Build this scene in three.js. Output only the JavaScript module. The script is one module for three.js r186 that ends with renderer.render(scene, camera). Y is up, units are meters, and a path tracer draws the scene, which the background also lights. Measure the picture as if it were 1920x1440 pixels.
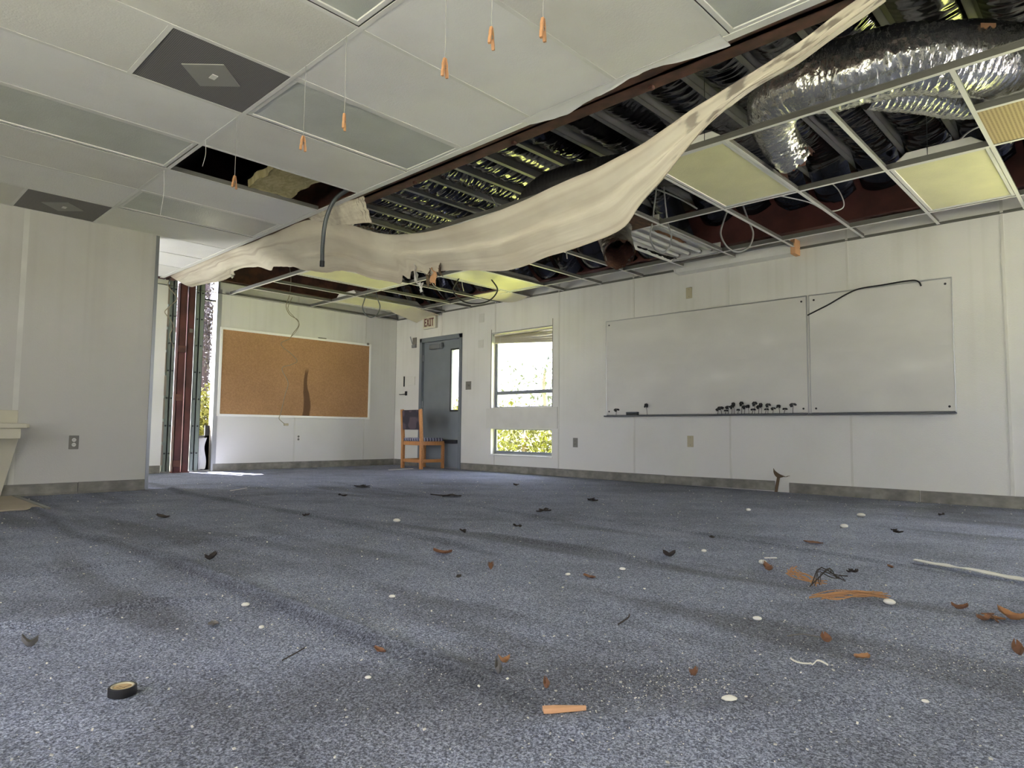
import * as THREE from 'three';
import { RoundedBoxGeometry } from 'three/addons/geometries/RoundedBoxGeometry.js';
import { mergeGeometries } from 'three/addons/utils/BufferGeometryUtils.js';
import { ImprovedNoise } from 'three/addons/math/ImprovedNoise.js';
import { FontLoader } from 'three/addons/loaders/FontLoader.js';
import { TextGeometry } from 'three/addons/geometries/TextGeometry.js';

// ------------------------------------------------------------------ camera, sky, sun, exposure
const EYE_HEIGHT = 0.5914, YAW = THREE.MathUtils.degToRad(46.29), PITCH = THREE.MathUtils.degToRad(4.017), ROLL = THREE.MathUtils.degToRad(0.561);
const scene = new THREE.Scene();
const camera = new THREE.PerspectiveCamera(60.194, 1920 / 1440, 0.02, 300);
{
  const fwd = new THREE.Vector3(Math.sin(YAW) * Math.cos(PITCH), Math.sin(PITCH), -Math.cos(YAW) * Math.cos(PITCH));
  const right = new THREE.Vector3(Math.cos(YAW), 0, Math.sin(YAW)), up = new THREE.Vector3().crossVectors(right, fwd);
  camera.position.set(0, EYE_HEIGHT, 0);
  camera.up.copy(up).multiplyScalar(Math.cos(ROLL)).addScaledVector(right, -Math.sin(ROLL));
  camera.lookAt(camera.position.clone().add(fwd));
}
const SUN_TOWARDS = new THREE.Vector3(-0.1, 0.88, -0.36).normalize();
const skyMap = (() => { // thin white summer haze: pale blue overhead, white at the horizon, brighter round the sun
  const W = 512, Hh = 256, d = new Float32Array(W * Hh * 4), dir = new THREE.Vector3();
  for (let j = 0; j < Hh; j++) for (let i = 0; i < W; i++) {
    const el = ((j + 0.5) / Hh - 0.5) * Math.PI, az = ((i + 0.5) / W - 0.5) * 2 * Math.PI, o = (j * W + i) * 4;
    dir.set(Math.cos(el) * Math.cos(az), Math.sin(el), Math.cos(el) * Math.sin(az));
    const t = Math.pow(Math.max(0, dir.y), 0.6), g = 1 + 0.9 * Math.exp((dir.dot(SUN_TOWARDS) - 1) * 6);
    d[o] = (0.94 + (0.68 - 0.94) * t) * g; d[o + 1] = (0.94 + (0.75 - 0.94) * t) * g; d[o + 2] = (1.04 + (1.06 - 1.04) * t) * g; d[o + 3] = 1;
  }
  const m = new THREE.DataTexture(d, W, Hh, THREE.RGBAFormat, THREE.FloatType);
  m.mapping = THREE.EquirectangularReflectionMapping; m.magFilter = THREE.LinearFilter; m.needsUpdate = true;
  return m;
})();
scene.background = skyMap;
const sun = new THREE.DirectionalLight(0xfff8ff, 15);
sun.name = 'sun';
sun.position.copy(SUN_TOWARDS).multiplyScalar(40).add(new THREE.Vector3(2, 0, -3));
sun.target.position.set(2, 0, -3);
sun.castShadow = true;
Object.assign(sun.shadow.camera, { left: -16, right: 16, top: 16, bottom: -16, near: 5, far: 90 });
sun.shadow.mapSize.set(4096, 4096);
scene.add(sun, sun.target);
const renderer = new THREE.WebGLRenderer({ antialias: true });
renderer.shadowMap.enabled = true;
renderer.toneMapping = THREE.LinearToneMapping;
renderer.toneMappingExposure = 9.9;

// ------------------------------------------------------------------ helpers
let seedState = 20260;
const rnd = () => { seedState = (seedState + 0x6d2b79f5) | 0; let t = Math.imul(seedState ^ (seedState >>> 15), 1 | seedState); t = (t + Math.imul(t ^ (t >>> 7), 61 | t)) ^ t; return ((t ^ (t >>> 14)) >>> 0) / 4294967296; };
const rr = (a, b) => a + (b - a) * rnd();
const noise3 = new ImprovedNoise(), PN = (x, y, z = 0.37) => noise3.noise(x + 91.3, y + 37.7, z + 11.1);
const clamp = THREE.MathUtils.clamp, lerp = THREE.MathUtils.lerp, smooth = THREE.MathUtils.smoothstep;
const V = (x, y, z) => new THREE.Vector3(x, y, z);
const names = new Map();
function numbered(n) { const k = names.get(n) ?? 0; names.set(n, k + 1); return k ? n + '_' + String(k).padStart(3, '0') : n; }
function tag(o, label, category, group, kind) {
  if (label) o.userData.label = label;
  if (category) o.userData.category = category;
  if (group) o.userData.group = group;
  if (kind) o.userData.kind = kind;
  return o;
}
function thing(name, label, category, at = [0, 0, 0], turn = 0, group) {
  const o = new THREE.Group(); o.name = numbered(name); o.position.set(...at); o.rotation.y = turn; scene.add(o);
  return tag(o, label, category, group);
}
function struct(name) { const o = new THREE.Group(); o.name = name; o.userData.kind = 'structure'; scene.add(o); return o; }
const plain = (g) => {
  g = g.index ? g.toNonIndexed() : g;
  for (const k of Object.keys(g.attributes)) if (!['position', 'normal', 'uv'].includes(k)) g.deleteAttribute(k);
  if (!g.attributes.uv) g.setAttribute('uv', new THREE.BufferAttribute(new Float32Array(g.attributes.position.count * 2), 2));
  g.morphAttributes = {}; g.clearGroups();
  return g;
};
const merge = (list) => (list.length === 1 ? plain(list[0]) : mergeGeometries(list.map(plain)));
function mesh(name, geo, mat, parent = scene) {
  const m = new THREE.Mesh(Array.isArray(geo) ? merge(geo) : geo, mat);
  m.name = parent === scene ? numbered(name) : name;
  m.castShadow = m.receiveShadow = true;
  parent.add(m);
  return m;
}
function metric(g, s = 1) { // uv in metres from the dominant direction of each face
  g = plain(g);
  const p = g.attributes.position, n = g.attributes.normal, uv = g.attributes.uv;
  for (let i = 0; i < p.count; i++) {
    const ax = Math.abs(n.getX(i)), ay = Math.abs(n.getY(i)), az = Math.abs(n.getZ(i));
    if (ay >= ax && ay >= az) uv.setXY(i, p.getX(i) * s, p.getZ(i) * s);
    else if (ax >= az) uv.setXY(i, p.getZ(i) * s, p.getY(i) * s);
    else uv.setXY(i, p.getX(i) * s, p.getY(i) * s);
  }
  return g;
}
// box by centre and size, optionally rounded
function box(w, h, d, x = 0, y = 0, z = 0, r = 0) {
  const g = r ? new RoundedBoxGeometry(w, h, d, 1, Math.min(r, w / 2.01, h / 2.01, d / 2.01)) : new THREE.BoxGeometry(w, h, d);
  return metric(g.translate(x, y, z));
}
const span = (x0, x1, y0, y1, z0, z1, r = 0) => box(Math.abs(x1 - x0), Math.abs(y1 - y0), Math.abs(z1 - z0), (x0 + x1) / 2, (y0 + y1) / 2, (z0 + z1) / 2, r);
function tube(pts, r, seg = 0, radial = 6, closed = false) {
  const c = new THREE.CatmullRomCurve3(pts.map((q) => (q.isVector3 ? q : V(...q))), closed, 'centripetal');
  return plain(new THREE.TubeGeometry(c, seg || pts.length * 7, r, radial, closed));
}
function rod(a, b, r, radial = 8, r2 = r) {
  const A = V(...a), B = V(...b), d = B.clone().sub(A), g = new THREE.CylinderGeometry(r2, r, d.length(), radial);
  g.applyQuaternion(new THREE.Quaternion().setFromUnitVectors(V(0, 1, 0), d.normalize())).translate(...A.add(B).multiplyScalar(0.5).toArray());
  return plain(g);
}
function beamBox(a, b, w, h, r = 0) { // a bar of section w x h from a to b
  const A = V(...a), B = V(...b), d = B.clone().sub(A), g = r ? new RoundedBoxGeometry(w, h, d.length(), 1, r) : new THREE.BoxGeometry(w, h, d.length());
  const m = new THREE.Matrix4().lookAt(V(0, 0, 0), d, Math.abs(d.y) > 0.98 * d.length() ? V(1, 0, 0) : V(0, 1, 0));
  return metric(g).applyMatrix4(m).translate(...A.add(B).multiplyScalar(0.5).toArray());
}
function grid(nu, nv, at, uvAt) { // a surface from at(u, v), u and v in 0..1
  const pos = [], uv = [], idx = [];
  for (let j = 0; j <= nv; j++) for (let i = 0; i <= nu; i++) {
    const u = i / nu, v = j / nv, q = at(u, v), t = uvAt ? uvAt(u, v) : [u, v];
    pos.push(q[0], q[1], q[2]); uv.push(t[0], t[1]);
  }
  for (let j = 0; j < nv; j++) for (let i = 0; i < nu; i++) { const a = j * (nu + 1) + i, b = a + 1, c = a + nu + 1, d = c + 1; idx.push(a, c, b, b, c, d); }
  const g = new THREE.BufferGeometry();
  g.setAttribute('position', new THREE.Float32BufferAttribute(pos, 3)); g.setAttribute('uv', new THREE.Float32BufferAttribute(uv, 2)); g.setIndex(idx);
  g.computeVertexNormals();
  return g;
}
function sheet(nu, nv, at, thick, uvAt) { // the same with a thickness, closed round the rim
  const front = grid(nu, nv, at, uvAt), p = front.attributes.position, n = front.attributes.normal, N = p.count, pos = [...p.array], uv = [...front.attributes.uv.array, ...front.attributes.uv.array], idx = [...front.index.array];
  for (let i = 0; i < N; i++) pos.push(p.getX(i) - n.getX(i) * thick, p.getY(i) - n.getY(i) * thick, p.getZ(i) - n.getZ(i) * thick);
  for (let i = 0, L = idx.length; i < L; i += 3) idx.push(idx[i] + N, idx[i + 2] + N, idx[i + 1] + N);
  const W = nu + 1, rim = [];
  for (let i = 0; i < nu; i++) rim.push([i + 1, i], [nv * W + i, nv * W + i + 1]);
  for (let j = 0; j < nv; j++) rim.push([j * W, (j + 1) * W], [(j + 1) * W + nu, j * W + nu]);
  for (const [a, b] of rim) idx.push(a, b, a + N, b, b + N, a + N);
  const g = new THREE.BufferGeometry();
  g.setAttribute('position', new THREE.Float32BufferAttribute(pos, 3)); g.setAttribute('uv', new THREE.Float32BufferAttribute(uv, 2)); g.setIndex(idx);
  g.computeVertexNormals();
  return g;
}
// rectangles [a0, a1, b0, b1] of a wall less its openings
function cut(rect, holes) {
  const [a0, a1, b0, b1] = rect, as = new Set([a0, a1]), bs = new Set([b0, b1]);
  for (const h of holes) { for (const a of h.slice(0, 2)) if (a > a0 && a < a1) as.add(a); for (const b of h.slice(2)) if (b > b0 && b < b1) bs.add(b); }
  const A = [...as].sort((x, y) => x - y), B = [...bs].sort((x, y) => x - y), out = [];
  for (let i = 0; i + 1 < A.length; i++) for (let j = 0; j + 1 < B.length; j++) {
    const x = (A[i] + A[i + 1]) / 2, y = (B[j] + B[j + 1]) / 2;
    if (!holes.some((h) => x > h[0] && x < h[1] && y > h[2] && y < h[3])) out.push([A[i], A[i + 1], B[j], B[j + 1]]);
  }
  return out;
}

// ------------------------------------------------------------------ textures and materials
function hash(x, y, s) { let h = Math.imul(x | 0, 374761393) + Math.imul(y | 0, 668265263) + Math.imul(s | 0, 1442695041); h = Math.imul(h ^ (h >>> 13), 1274126177); return ((h ^ (h >>> 16)) >>> 0) / 4294967296; }
function vnoise(x, y, period, s) { // periodic value noise
  const xi = Math.floor(x), yi = Math.floor(y), fx = x - xi, fy = y - yi, u = fx * fx * (3 - 2 * fx), v = fy * fy * (3 - 2 * fy), w = (k) => ((k % period) + period) % period;
  const a = hash(w(xi), w(yi), s), b = hash(w(xi + 1), w(yi), s), c = hash(w(xi), w(yi + 1), s), d = hash(w(xi + 1), w(yi + 1), s);
  return a + (b - a) * u + (c - a) * v + (a - b - c + d) * u * v;
}
const fbm = (x, y, period, s, oct = 4) => { let t = 0, k = 0.5, f = 1; for (let i = 0; i < oct; i++) { t += k * vnoise(x * f, y * f, period * f, s + i * 17); k *= 0.5; f *= 2; } return t / (1 - Math.pow(0.5, oct)); };
function tex(w, h, f, { srgb = true, size = [1, 1], wrap = THREE.RepeatWrapping } = {}) {
  const data = new Uint8Array(w * h * 4);
  for (let y = 0; y < h; y++) for (let x = 0; x < w; x++) {
    const c = f(x / w, y / h, x, y), o = (y * w + x) * 4, a = Array.isArray(c) ? c : [c, c, c];
    for (let i = 0; i < 3; i++) data[o + i] = clamp(Math.round(a[i] * 255), 0, 255);
    data[o + 3] = 255;
  }
  const t = new THREE.DataTexture(data, w, h);
  t.wrapS = t.wrapT = wrap; t.magFilter = THREE.LinearFilter; t.minFilter = THREE.LinearFilter;
  if (srgb) t.colorSpace = THREE.SRGBColorSpace;
  t.repeat.set(1 / size[0], 1 / size[1]);
  t.needsUpdate = true;
  return t;
}
const M = (color, roughness = 0.8, more = {}) => new THREE.MeshStandardMaterial({ color, roughness, metalness: 0, side: THREE.DoubleSide, ...more });
const P = (color, roughness = 0.8, more = {}) => new THREE.MeshPhysicalMaterial({ color, roughness, metalness: 0, side: THREE.DoubleSide, ...more });
const mixc = (a, b, t) => a.map((x, i) => x + (b[i] - x) * t);
const speckTex = tex(512, 512, (u, v) => 0.92 + 0.08 * fbm(u * 8, v * 8, 8, 3, 6), { size: [1.3, 1.3] });
const grainBump = tex(256, 256, (u, v) => fbm(u * 40, v * 40, 40, 9, 2), { srgb: false, size: [0.25, 0.25] });
const mat = {};
const wallTex = tex(1024, 512, (u, v) => { // vinyl wallboard: faint drips and grime; u runs over 4.84 m, v over 2.42 m
  const drip = Math.pow(vnoise(u * 160, v * 1.2, 160, 5), 3) * 0.5 + Math.pow(vnoise(u * 60, v * 2, 60, 8), 4) * 0.5, dirt = fbm(u * 10, v * 5, 10, 21, 5);
  return mixc([0.85, 0.845, 0.82], [0.73, 0.715, 0.675], clamp(drip * 0.35 * smooth(v, 0.05, 0.9) + (dirt - 0.45) * 0.55, 0, 1));
}, { size: [4.84, 2.44] });
mat.wall = M(0xffffff, 0.55, { map: wallTex, bumpMap: grainBump, bumpScale: 0.0006 });
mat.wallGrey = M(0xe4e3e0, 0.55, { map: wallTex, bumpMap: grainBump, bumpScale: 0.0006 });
mat.batten = M(0xd6d4cb, 0.5, { map: speckTex });
mat.wallCore = M(0x8b8172, 0.9, { map: speckTex });
const tileTex = tex(512, 512, (u, v) => mixc([0.89, 0.885, 0.87], [0.81, 0.80, 0.78], clamp((fbm(u * 5, v * 5, 5, 31, 5) - 0.4) * 1.1, 0, 1)), { size: [1.9, 1.9] });
mat.tiles = [0xffffff, 0xf6f5f1, 0xefeee8].map((c) => M(c, 0.62, { map: tileTex, bumpMap: grainBump, bumpScale: 0.0008 }));
mat.tileWarm = M(0xf3ecd0, 0.6, { map: tileTex });
mat.tileBrown = M(0xffffff, 0.95, { map: tex(256, 256, (u, v) => mixc([0.16, 0.10, 0.07], [0.46, 0.33, 0.24], fbm(u * 7, v * 18, 7, 77, 5)), { size: [0.5, 0.5] }) });
mat.brightWhite = M(0xf4f3ec, 0.4); mat.white = M(0xe2e1da, 0.45, { map: speckTex });
mat.gridGrey = M(0x6d6c66, 0.6, { metalness: 0.3, map: speckTex });
mat.galvanised = M(0x9a9a94, 0.45, { metalness: 0.55, map: speckTex });
mat.purlin = M(0xa8a8a2, 0.5, { metalness: 0.2, map: speckTex });
mat.lensGrey = P(0xc3c6bd, 0.32, { map: speckTex, bumpMap: grainBump, bumpScale: 0.001 });
mat.lensBounceTint = P(0xe4e0ae, 0.32, { map: speckTex, bumpMap: grainBump, bumpScale: 0.001 });  // yellow bounce from the sunlit grass is put into this lens colour
mat.ventGrey = M(0xffffff, 0.6, { map: tex(256, 256, (u, v) => { const a = (u * 24) % 1, b = (v * 24) % 1, d = Math.hypot(a - 0.5, b - 0.5); return mixc([0.47, 0.46, 0.45], [0.24, 0.24, 0.24], d < 0.3 ? 1 : 0); }, { size: [0.2, 0.2] }) });
mat.ventTan = M(0xffffff, 0.7, { map: tex(256, 256, (u, v) => { const a = (u * 12) % 1, b = (v * 12) % 1, d = Math.hypot(a - 0.5, b - 0.5); return mixc([0.72, 0.64, 0.47], [0.50, 0.42, 0.28], d < 0.3 ? 1 : 0); }, { size: [0.24, 0.24] }) });
mat.ventLight = M(0x96958f, 0.6, { map: speckTex });
mat.steelRed = M(0xffffff, 0.6, { map: tex(512, 512, (u, v) => mixc([0.36, 0.19, 0.17], [0.24, 0.12, 0.10], clamp((fbm(u * 6, v * 6, 6, 41, 6) - 0.35) * 1.8, 0, 1)), { size: [1, 1] }) });
mat.steelBrown = M(0xffffff, 0.75, { map: tex(512, 512, (u, v) => mixc([0.38, 0.24, 0.19], [0.20, 0.13, 0.10], clamp((fbm(u * 9, v * 9, 9, 47, 6) - 0.3) * 1.7, 0, 1)), { size: [0.8, 0.8] }) });
mat.deck = M(0x1a1a1c, 0.9, { map: speckTex });
const crinkle = tex(512, 512, (u, v) => { const a = fbm(u * 14, v * 14, 14, 51, 4), b = Math.abs(fbm(u * 22, v * 9, 0x7fffffff & 22, 57, 3) - 0.5) * 2; return clamp(0.5 * a + 0.5 * b, 0, 1); }, { srgb: false, size: [0.3, 0.3] });
mat.foil = M(0xcfcec9, 0.24, { metalness: 0.88, bumpMap: crinkle, bumpScale: 0.006 });
mat.foilOld = M(0x8f8c84, 0.38, { metalness: 0.9, bumpMap: crinkle, bumpScale: 0.004 });
mat.blackFoil = P(0x2b2b31, 0.16, { metalness: 0.7, clearcoat: 0.7, clearcoatRoughness: 0.12 });
mat.darkDuct = M(0x4a4948, 0.45, { metalness: 0.4, bumpMap: crinkle, bumpScale: 0.002 });
mat.fibre = M(0xffffff, 1, { map: tex(256, 256, (u, v) => mixc([0.20, 0.11, 0.09], [0.46, 0.33, 0.26], fbm(u * 12, v * 30, 12, 61, 4)), { size: [0.3, 0.3] }) });
mat.batt = M(0xffffff, 1, { map: tex(256, 256, (u, v) => mixc([0.62, 0.57, 0.40], [0.84, 0.80, 0.62], fbm(u * 10, v * 10, 10, 67, 5)), { size: [0.5, 0.5] }), bumpMap: grainBump, bumpScale: 0.01 });
mat.cable = M(0x8f8f8c, 0.5); mat.cableBlack = M(0x201f1f, 0.45); mat.cableWhite = M(0xc9c8c2, 0.5); mat.conduit = M(0x5b6062, 0.4, { metalness: 0.4 });
mat.string = M(0xa9a79f, 0.9); mat.wireThin = M(0x88806a, 0.7);
const woodTex = tex(256, 256, (u, v) => mixc([0.82, 0.60, 0.38], [0.68, 0.45, 0.26], clamp(fbm(u * 20, v * 2, 20, 71, 4) * 1.2 - 0.1, 0, 1)), { size: [0.15, 0.6] });
mat.wood = M(0xffffff, 0.42, { map: woodTex }); mat.pinWood = M(0xc79468, 0.7, { map: speckTex }); mat.spring = M(0x8d8a85, 0.3, { metalness: 1 });
mat.doorGrey = M(0x7b8288, 0.45, { map: speckTex }); mat.frameGrey = M(0x737a80, 0.45, { map: speckTex });
mat.darkMetal = M(0x34373a, 0.4, { metalness: 0.5 }); mat.aluminium = M(0xa8a9a8, 0.35, { metalness: 0.8 }); mat.brushed = M(0x8d9094, 0.35, { metalness: 0.7 });
mat.plateGrey = M(0x77746b, 0.5); mat.plateBeige = M(0xb4ab8c, 0.5); mat.plateWhite = M(0xd8d6ce, 0.4); mat.black = M(0x161616, 0.6); mat.trayGrey = M(0x55585a, 0.5); mat.windowGrey = M(0x6f757a, 0.5);
mat.board = P(0xdddbd5, 0.5, { map: tex(512, 256, (u, v) => { const s = Math.pow(vnoise(u * 9, v * 7, 9, 81), 6) * 0.06; return 0.95 + s - 0.06 * fbm(u * 6, v * 6, 6, 83, 4); }, { size: [2.4, 1.2] }) });
mat.cork = M(0xffffff, 0.95, {
  map: tex(1024, 512, (u, v) => {
    const x = u * 2.42, y = v * 1.2, g = fbm(u * 180, v * 90, 180, 91, 2), big = fbm(u * 5, v * 3, 5, 95, 3);
    let c = mixc([0.72, 0.56, 0.40], [0.58, 0.44, 0.29], clamp(g * 0.7 + (big - 0.5) * 0.5, 0, 1));
    const half = 0.028 + 0.035 * smooth(0.75 - y, 0.1, 0.7) + 0.02 * (vnoise(y * 14, 0.5, 64, 97) - 0.5), d = Math.abs(x - 1.3 - 0.02 * Math.sin(y * 9)); // a long water stain
    if (y < 0.76) c = mixc(c, [0.36, 0.26, 0.17], 0.75 * (1 - smooth(d, half * 0.75, half * 1.1)) * smooth(0.76 - y, 0, 0.12));
    return c;
  }, { size: [2.42, 1.2] }), bumpMap: grainBump, bumpScale: 0.002,
});
const carpetTex = tex(1024, 1024, (u, v, x, y) => {
  const a = hash(x, y, 3), b = vnoise(u * 400, v * 400, 400, 13), c = vnoise(u * 210, v * 210, 210, 19), big = fbm(u * 5, v * 5, 5, 29, 4);
  let t = 0.42 * b + 0.38 * c + 0.2 * a; t = clamp((t - 0.5) * 2.1 + 0.5, 0, 1);
  let col = mixc([0.29, 0.305, 0.345], [0.68, 0.70, 0.765], t);
  if (hash(x >> 1, y >> 1, 33) > 0.975) col = mixc(col, [0.86, 0.87, 0.88], 0.7);
  if (hash(x >> 1, y >> 1, 35) > 0.96) col = mixc(col, [0.13, 0.14, 0.16], 0.7);
  return col.map((k) => k * (0.9 + 0.2 * big));
}, { size: [0.9, 0.9] });
const carpetBump = tex(512, 512, (u, v) => 0.6 * vnoise(u * 200, v * 200, 200, 13) + 0.4 * vnoise(u * 105, v * 105, 105, 19), { srgb: false, size: [0.9, 0.9] });
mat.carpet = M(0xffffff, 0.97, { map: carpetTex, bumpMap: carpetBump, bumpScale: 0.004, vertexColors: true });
mat.base = M(0xffffff, 0.6, { map: tex(512, 64, (u, v) => mixc([0.56, 0.55, 0.51], [0.38, 0.37, 0.34], clamp(fbm(u * 30, v * 2, 30, 101, 4) * 1.3 - 0.25, 0, 1)), { size: [2.2, 0.12] }) });
mat.fabric = M(0xffffff, 0.75, {
  map: tex(1024, 256, (u, v) => {
    const st = fbm(u * 26, v * 3, 26, 111, 5), edge = smooth(v, 0.0, 0.12) * (1 - smooth(v, 0.93, 1));
    let c = mixc([0.83, 0.80, 0.725], [0.66, 0.61, 0.53], clamp((st - 0.35) * 0.9 + 0.25 * (1 - edge), 0, 1));
    const along = fbm(u * 6, v * 14, 14, 117, 4);
    c = mixc(c, [0.58, 0.51, 0.43], 0.5 * smooth(along, 0.45, 0.85) * (0.4 + 0.6 * (1 - smooth(u, 0.25, 0.6))));
    c = mixc(c, [0.36, 0.32, 0.29], 0.6 * smooth(fbm(u * 60, v * 5, 60, 119, 4), 0.56, 0.68) * smooth(u, 0.84, 0.9));
    return c;
  }), bumpMap: tex(256, 256, (u, v) => fbm(u * 30, v * 12, 30, 121, 4), { srgb: false }), bumpScale: 0.004,
});
mat.kraft = M(0x6f5d47, 0.95, { map: speckTex });
mat.soil = M(0x1d1712, 1);
mat.vinyl = M(0xb5a88f, 0.5, { map: speckTex });
mat.laminate = M(0xcfc9b2, 0.4, { map: speckTex });
mat.stud = M(0x8b958c, 0.5, { metalness: 0.25, map: speckTex });
mat.chairBack = M(0xffffff, 0.95, { map: tex(256, 256, (u, v) => mixc([0.37, 0.33, 0.35], [0.25, 0.23, 0.26], smooth(vnoise(u * 6, v * 6, 6, 131), 0.4, 0.6)), { size: [0.5, 0.5] }) });
mat.chairSeat = M(0xffffff, 0.95, { map: tex(256, 256, (u, v) => mixc([0.33, 0.33, 0.40], [0.66, 0.68, 0.74], smooth(Math.sin(u * Math.PI * 2 * 9 + Math.sin(v * 12.566) * 0.8), 0.0, 0.7)), { size: [0.5, 0.5] }) });
mat.leaf = M(0x7d583e, 0.85, { map: speckTex }); mat.leafDark = M(0x3a332d, 0.9); mat.leafGrey = M(0x6a6660, 0.9); mat.leafTan = M(0xa77a52, 0.85, { map: speckTex });
mat.bark = M(0xb98a5e, 0.85, { map: speckTex }); mat.chip = M(0xd9d6c9, 0.85); mat.splinter = M(0xd9a679, 0.7, { map: speckTex });
mat.paneGlass = P(0xffffff, 0.02, { transmission: 1, thickness: 0, ior: 1.45 });
const greens = (r, g, b) => P(new THREE.Color().setRGB(r, g, b), 0.8);
mat.greenLime = greens(0.11, 0.115, 0.015); mat.greenMid = greens(0.03, 0.042, 0.01); mat.greenDark = greens(0.016, 0.02, 0.011); mat.greenBlue = greens(0.06, 0.078, 0.05); mat.violetLeaf = greens(0.012, 0.009, 0.0105);
mat.trunkDark = M(0x3f363b, 0.95, { map: speckTex }); mat.trunk = M(0x6a5848, 0.95, { map: speckTex }); mat.trunkViolet = M(0x7a6a70, 0.95, { map: speckTex });
mat.concrete = M(0xb4b0a8, 0.95, { map: speckTex });
mat.grass = M(0xffffff, 1, { map: tex(256, 256, (u, v) => mixc([0.48, 0.51, 0.20], [0.66, 0.68, 0.34], fbm(u * 30, v * 30, 30, 147, 4)), { size: [2, 2] }) });
mat.lawn = M(0xffffff, 1, { map: tex(512, 512, (u, v) => mixc([0.53, 0.54, 0.42], [0.66, 0.66, 0.55], fbm(u * 30, v * 30, 30, 141, 4)), { size: [3, 3] }) });

// ------------------------------------------------------------------ dimensions
const XR = 6.74, ZB = -9.18, ZL = -6.85, XW = -2.4, ZF = 2.6, H = 2.44, TOP = 3.36;
const MATE = 2.85; // the joint between the two building halves

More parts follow.
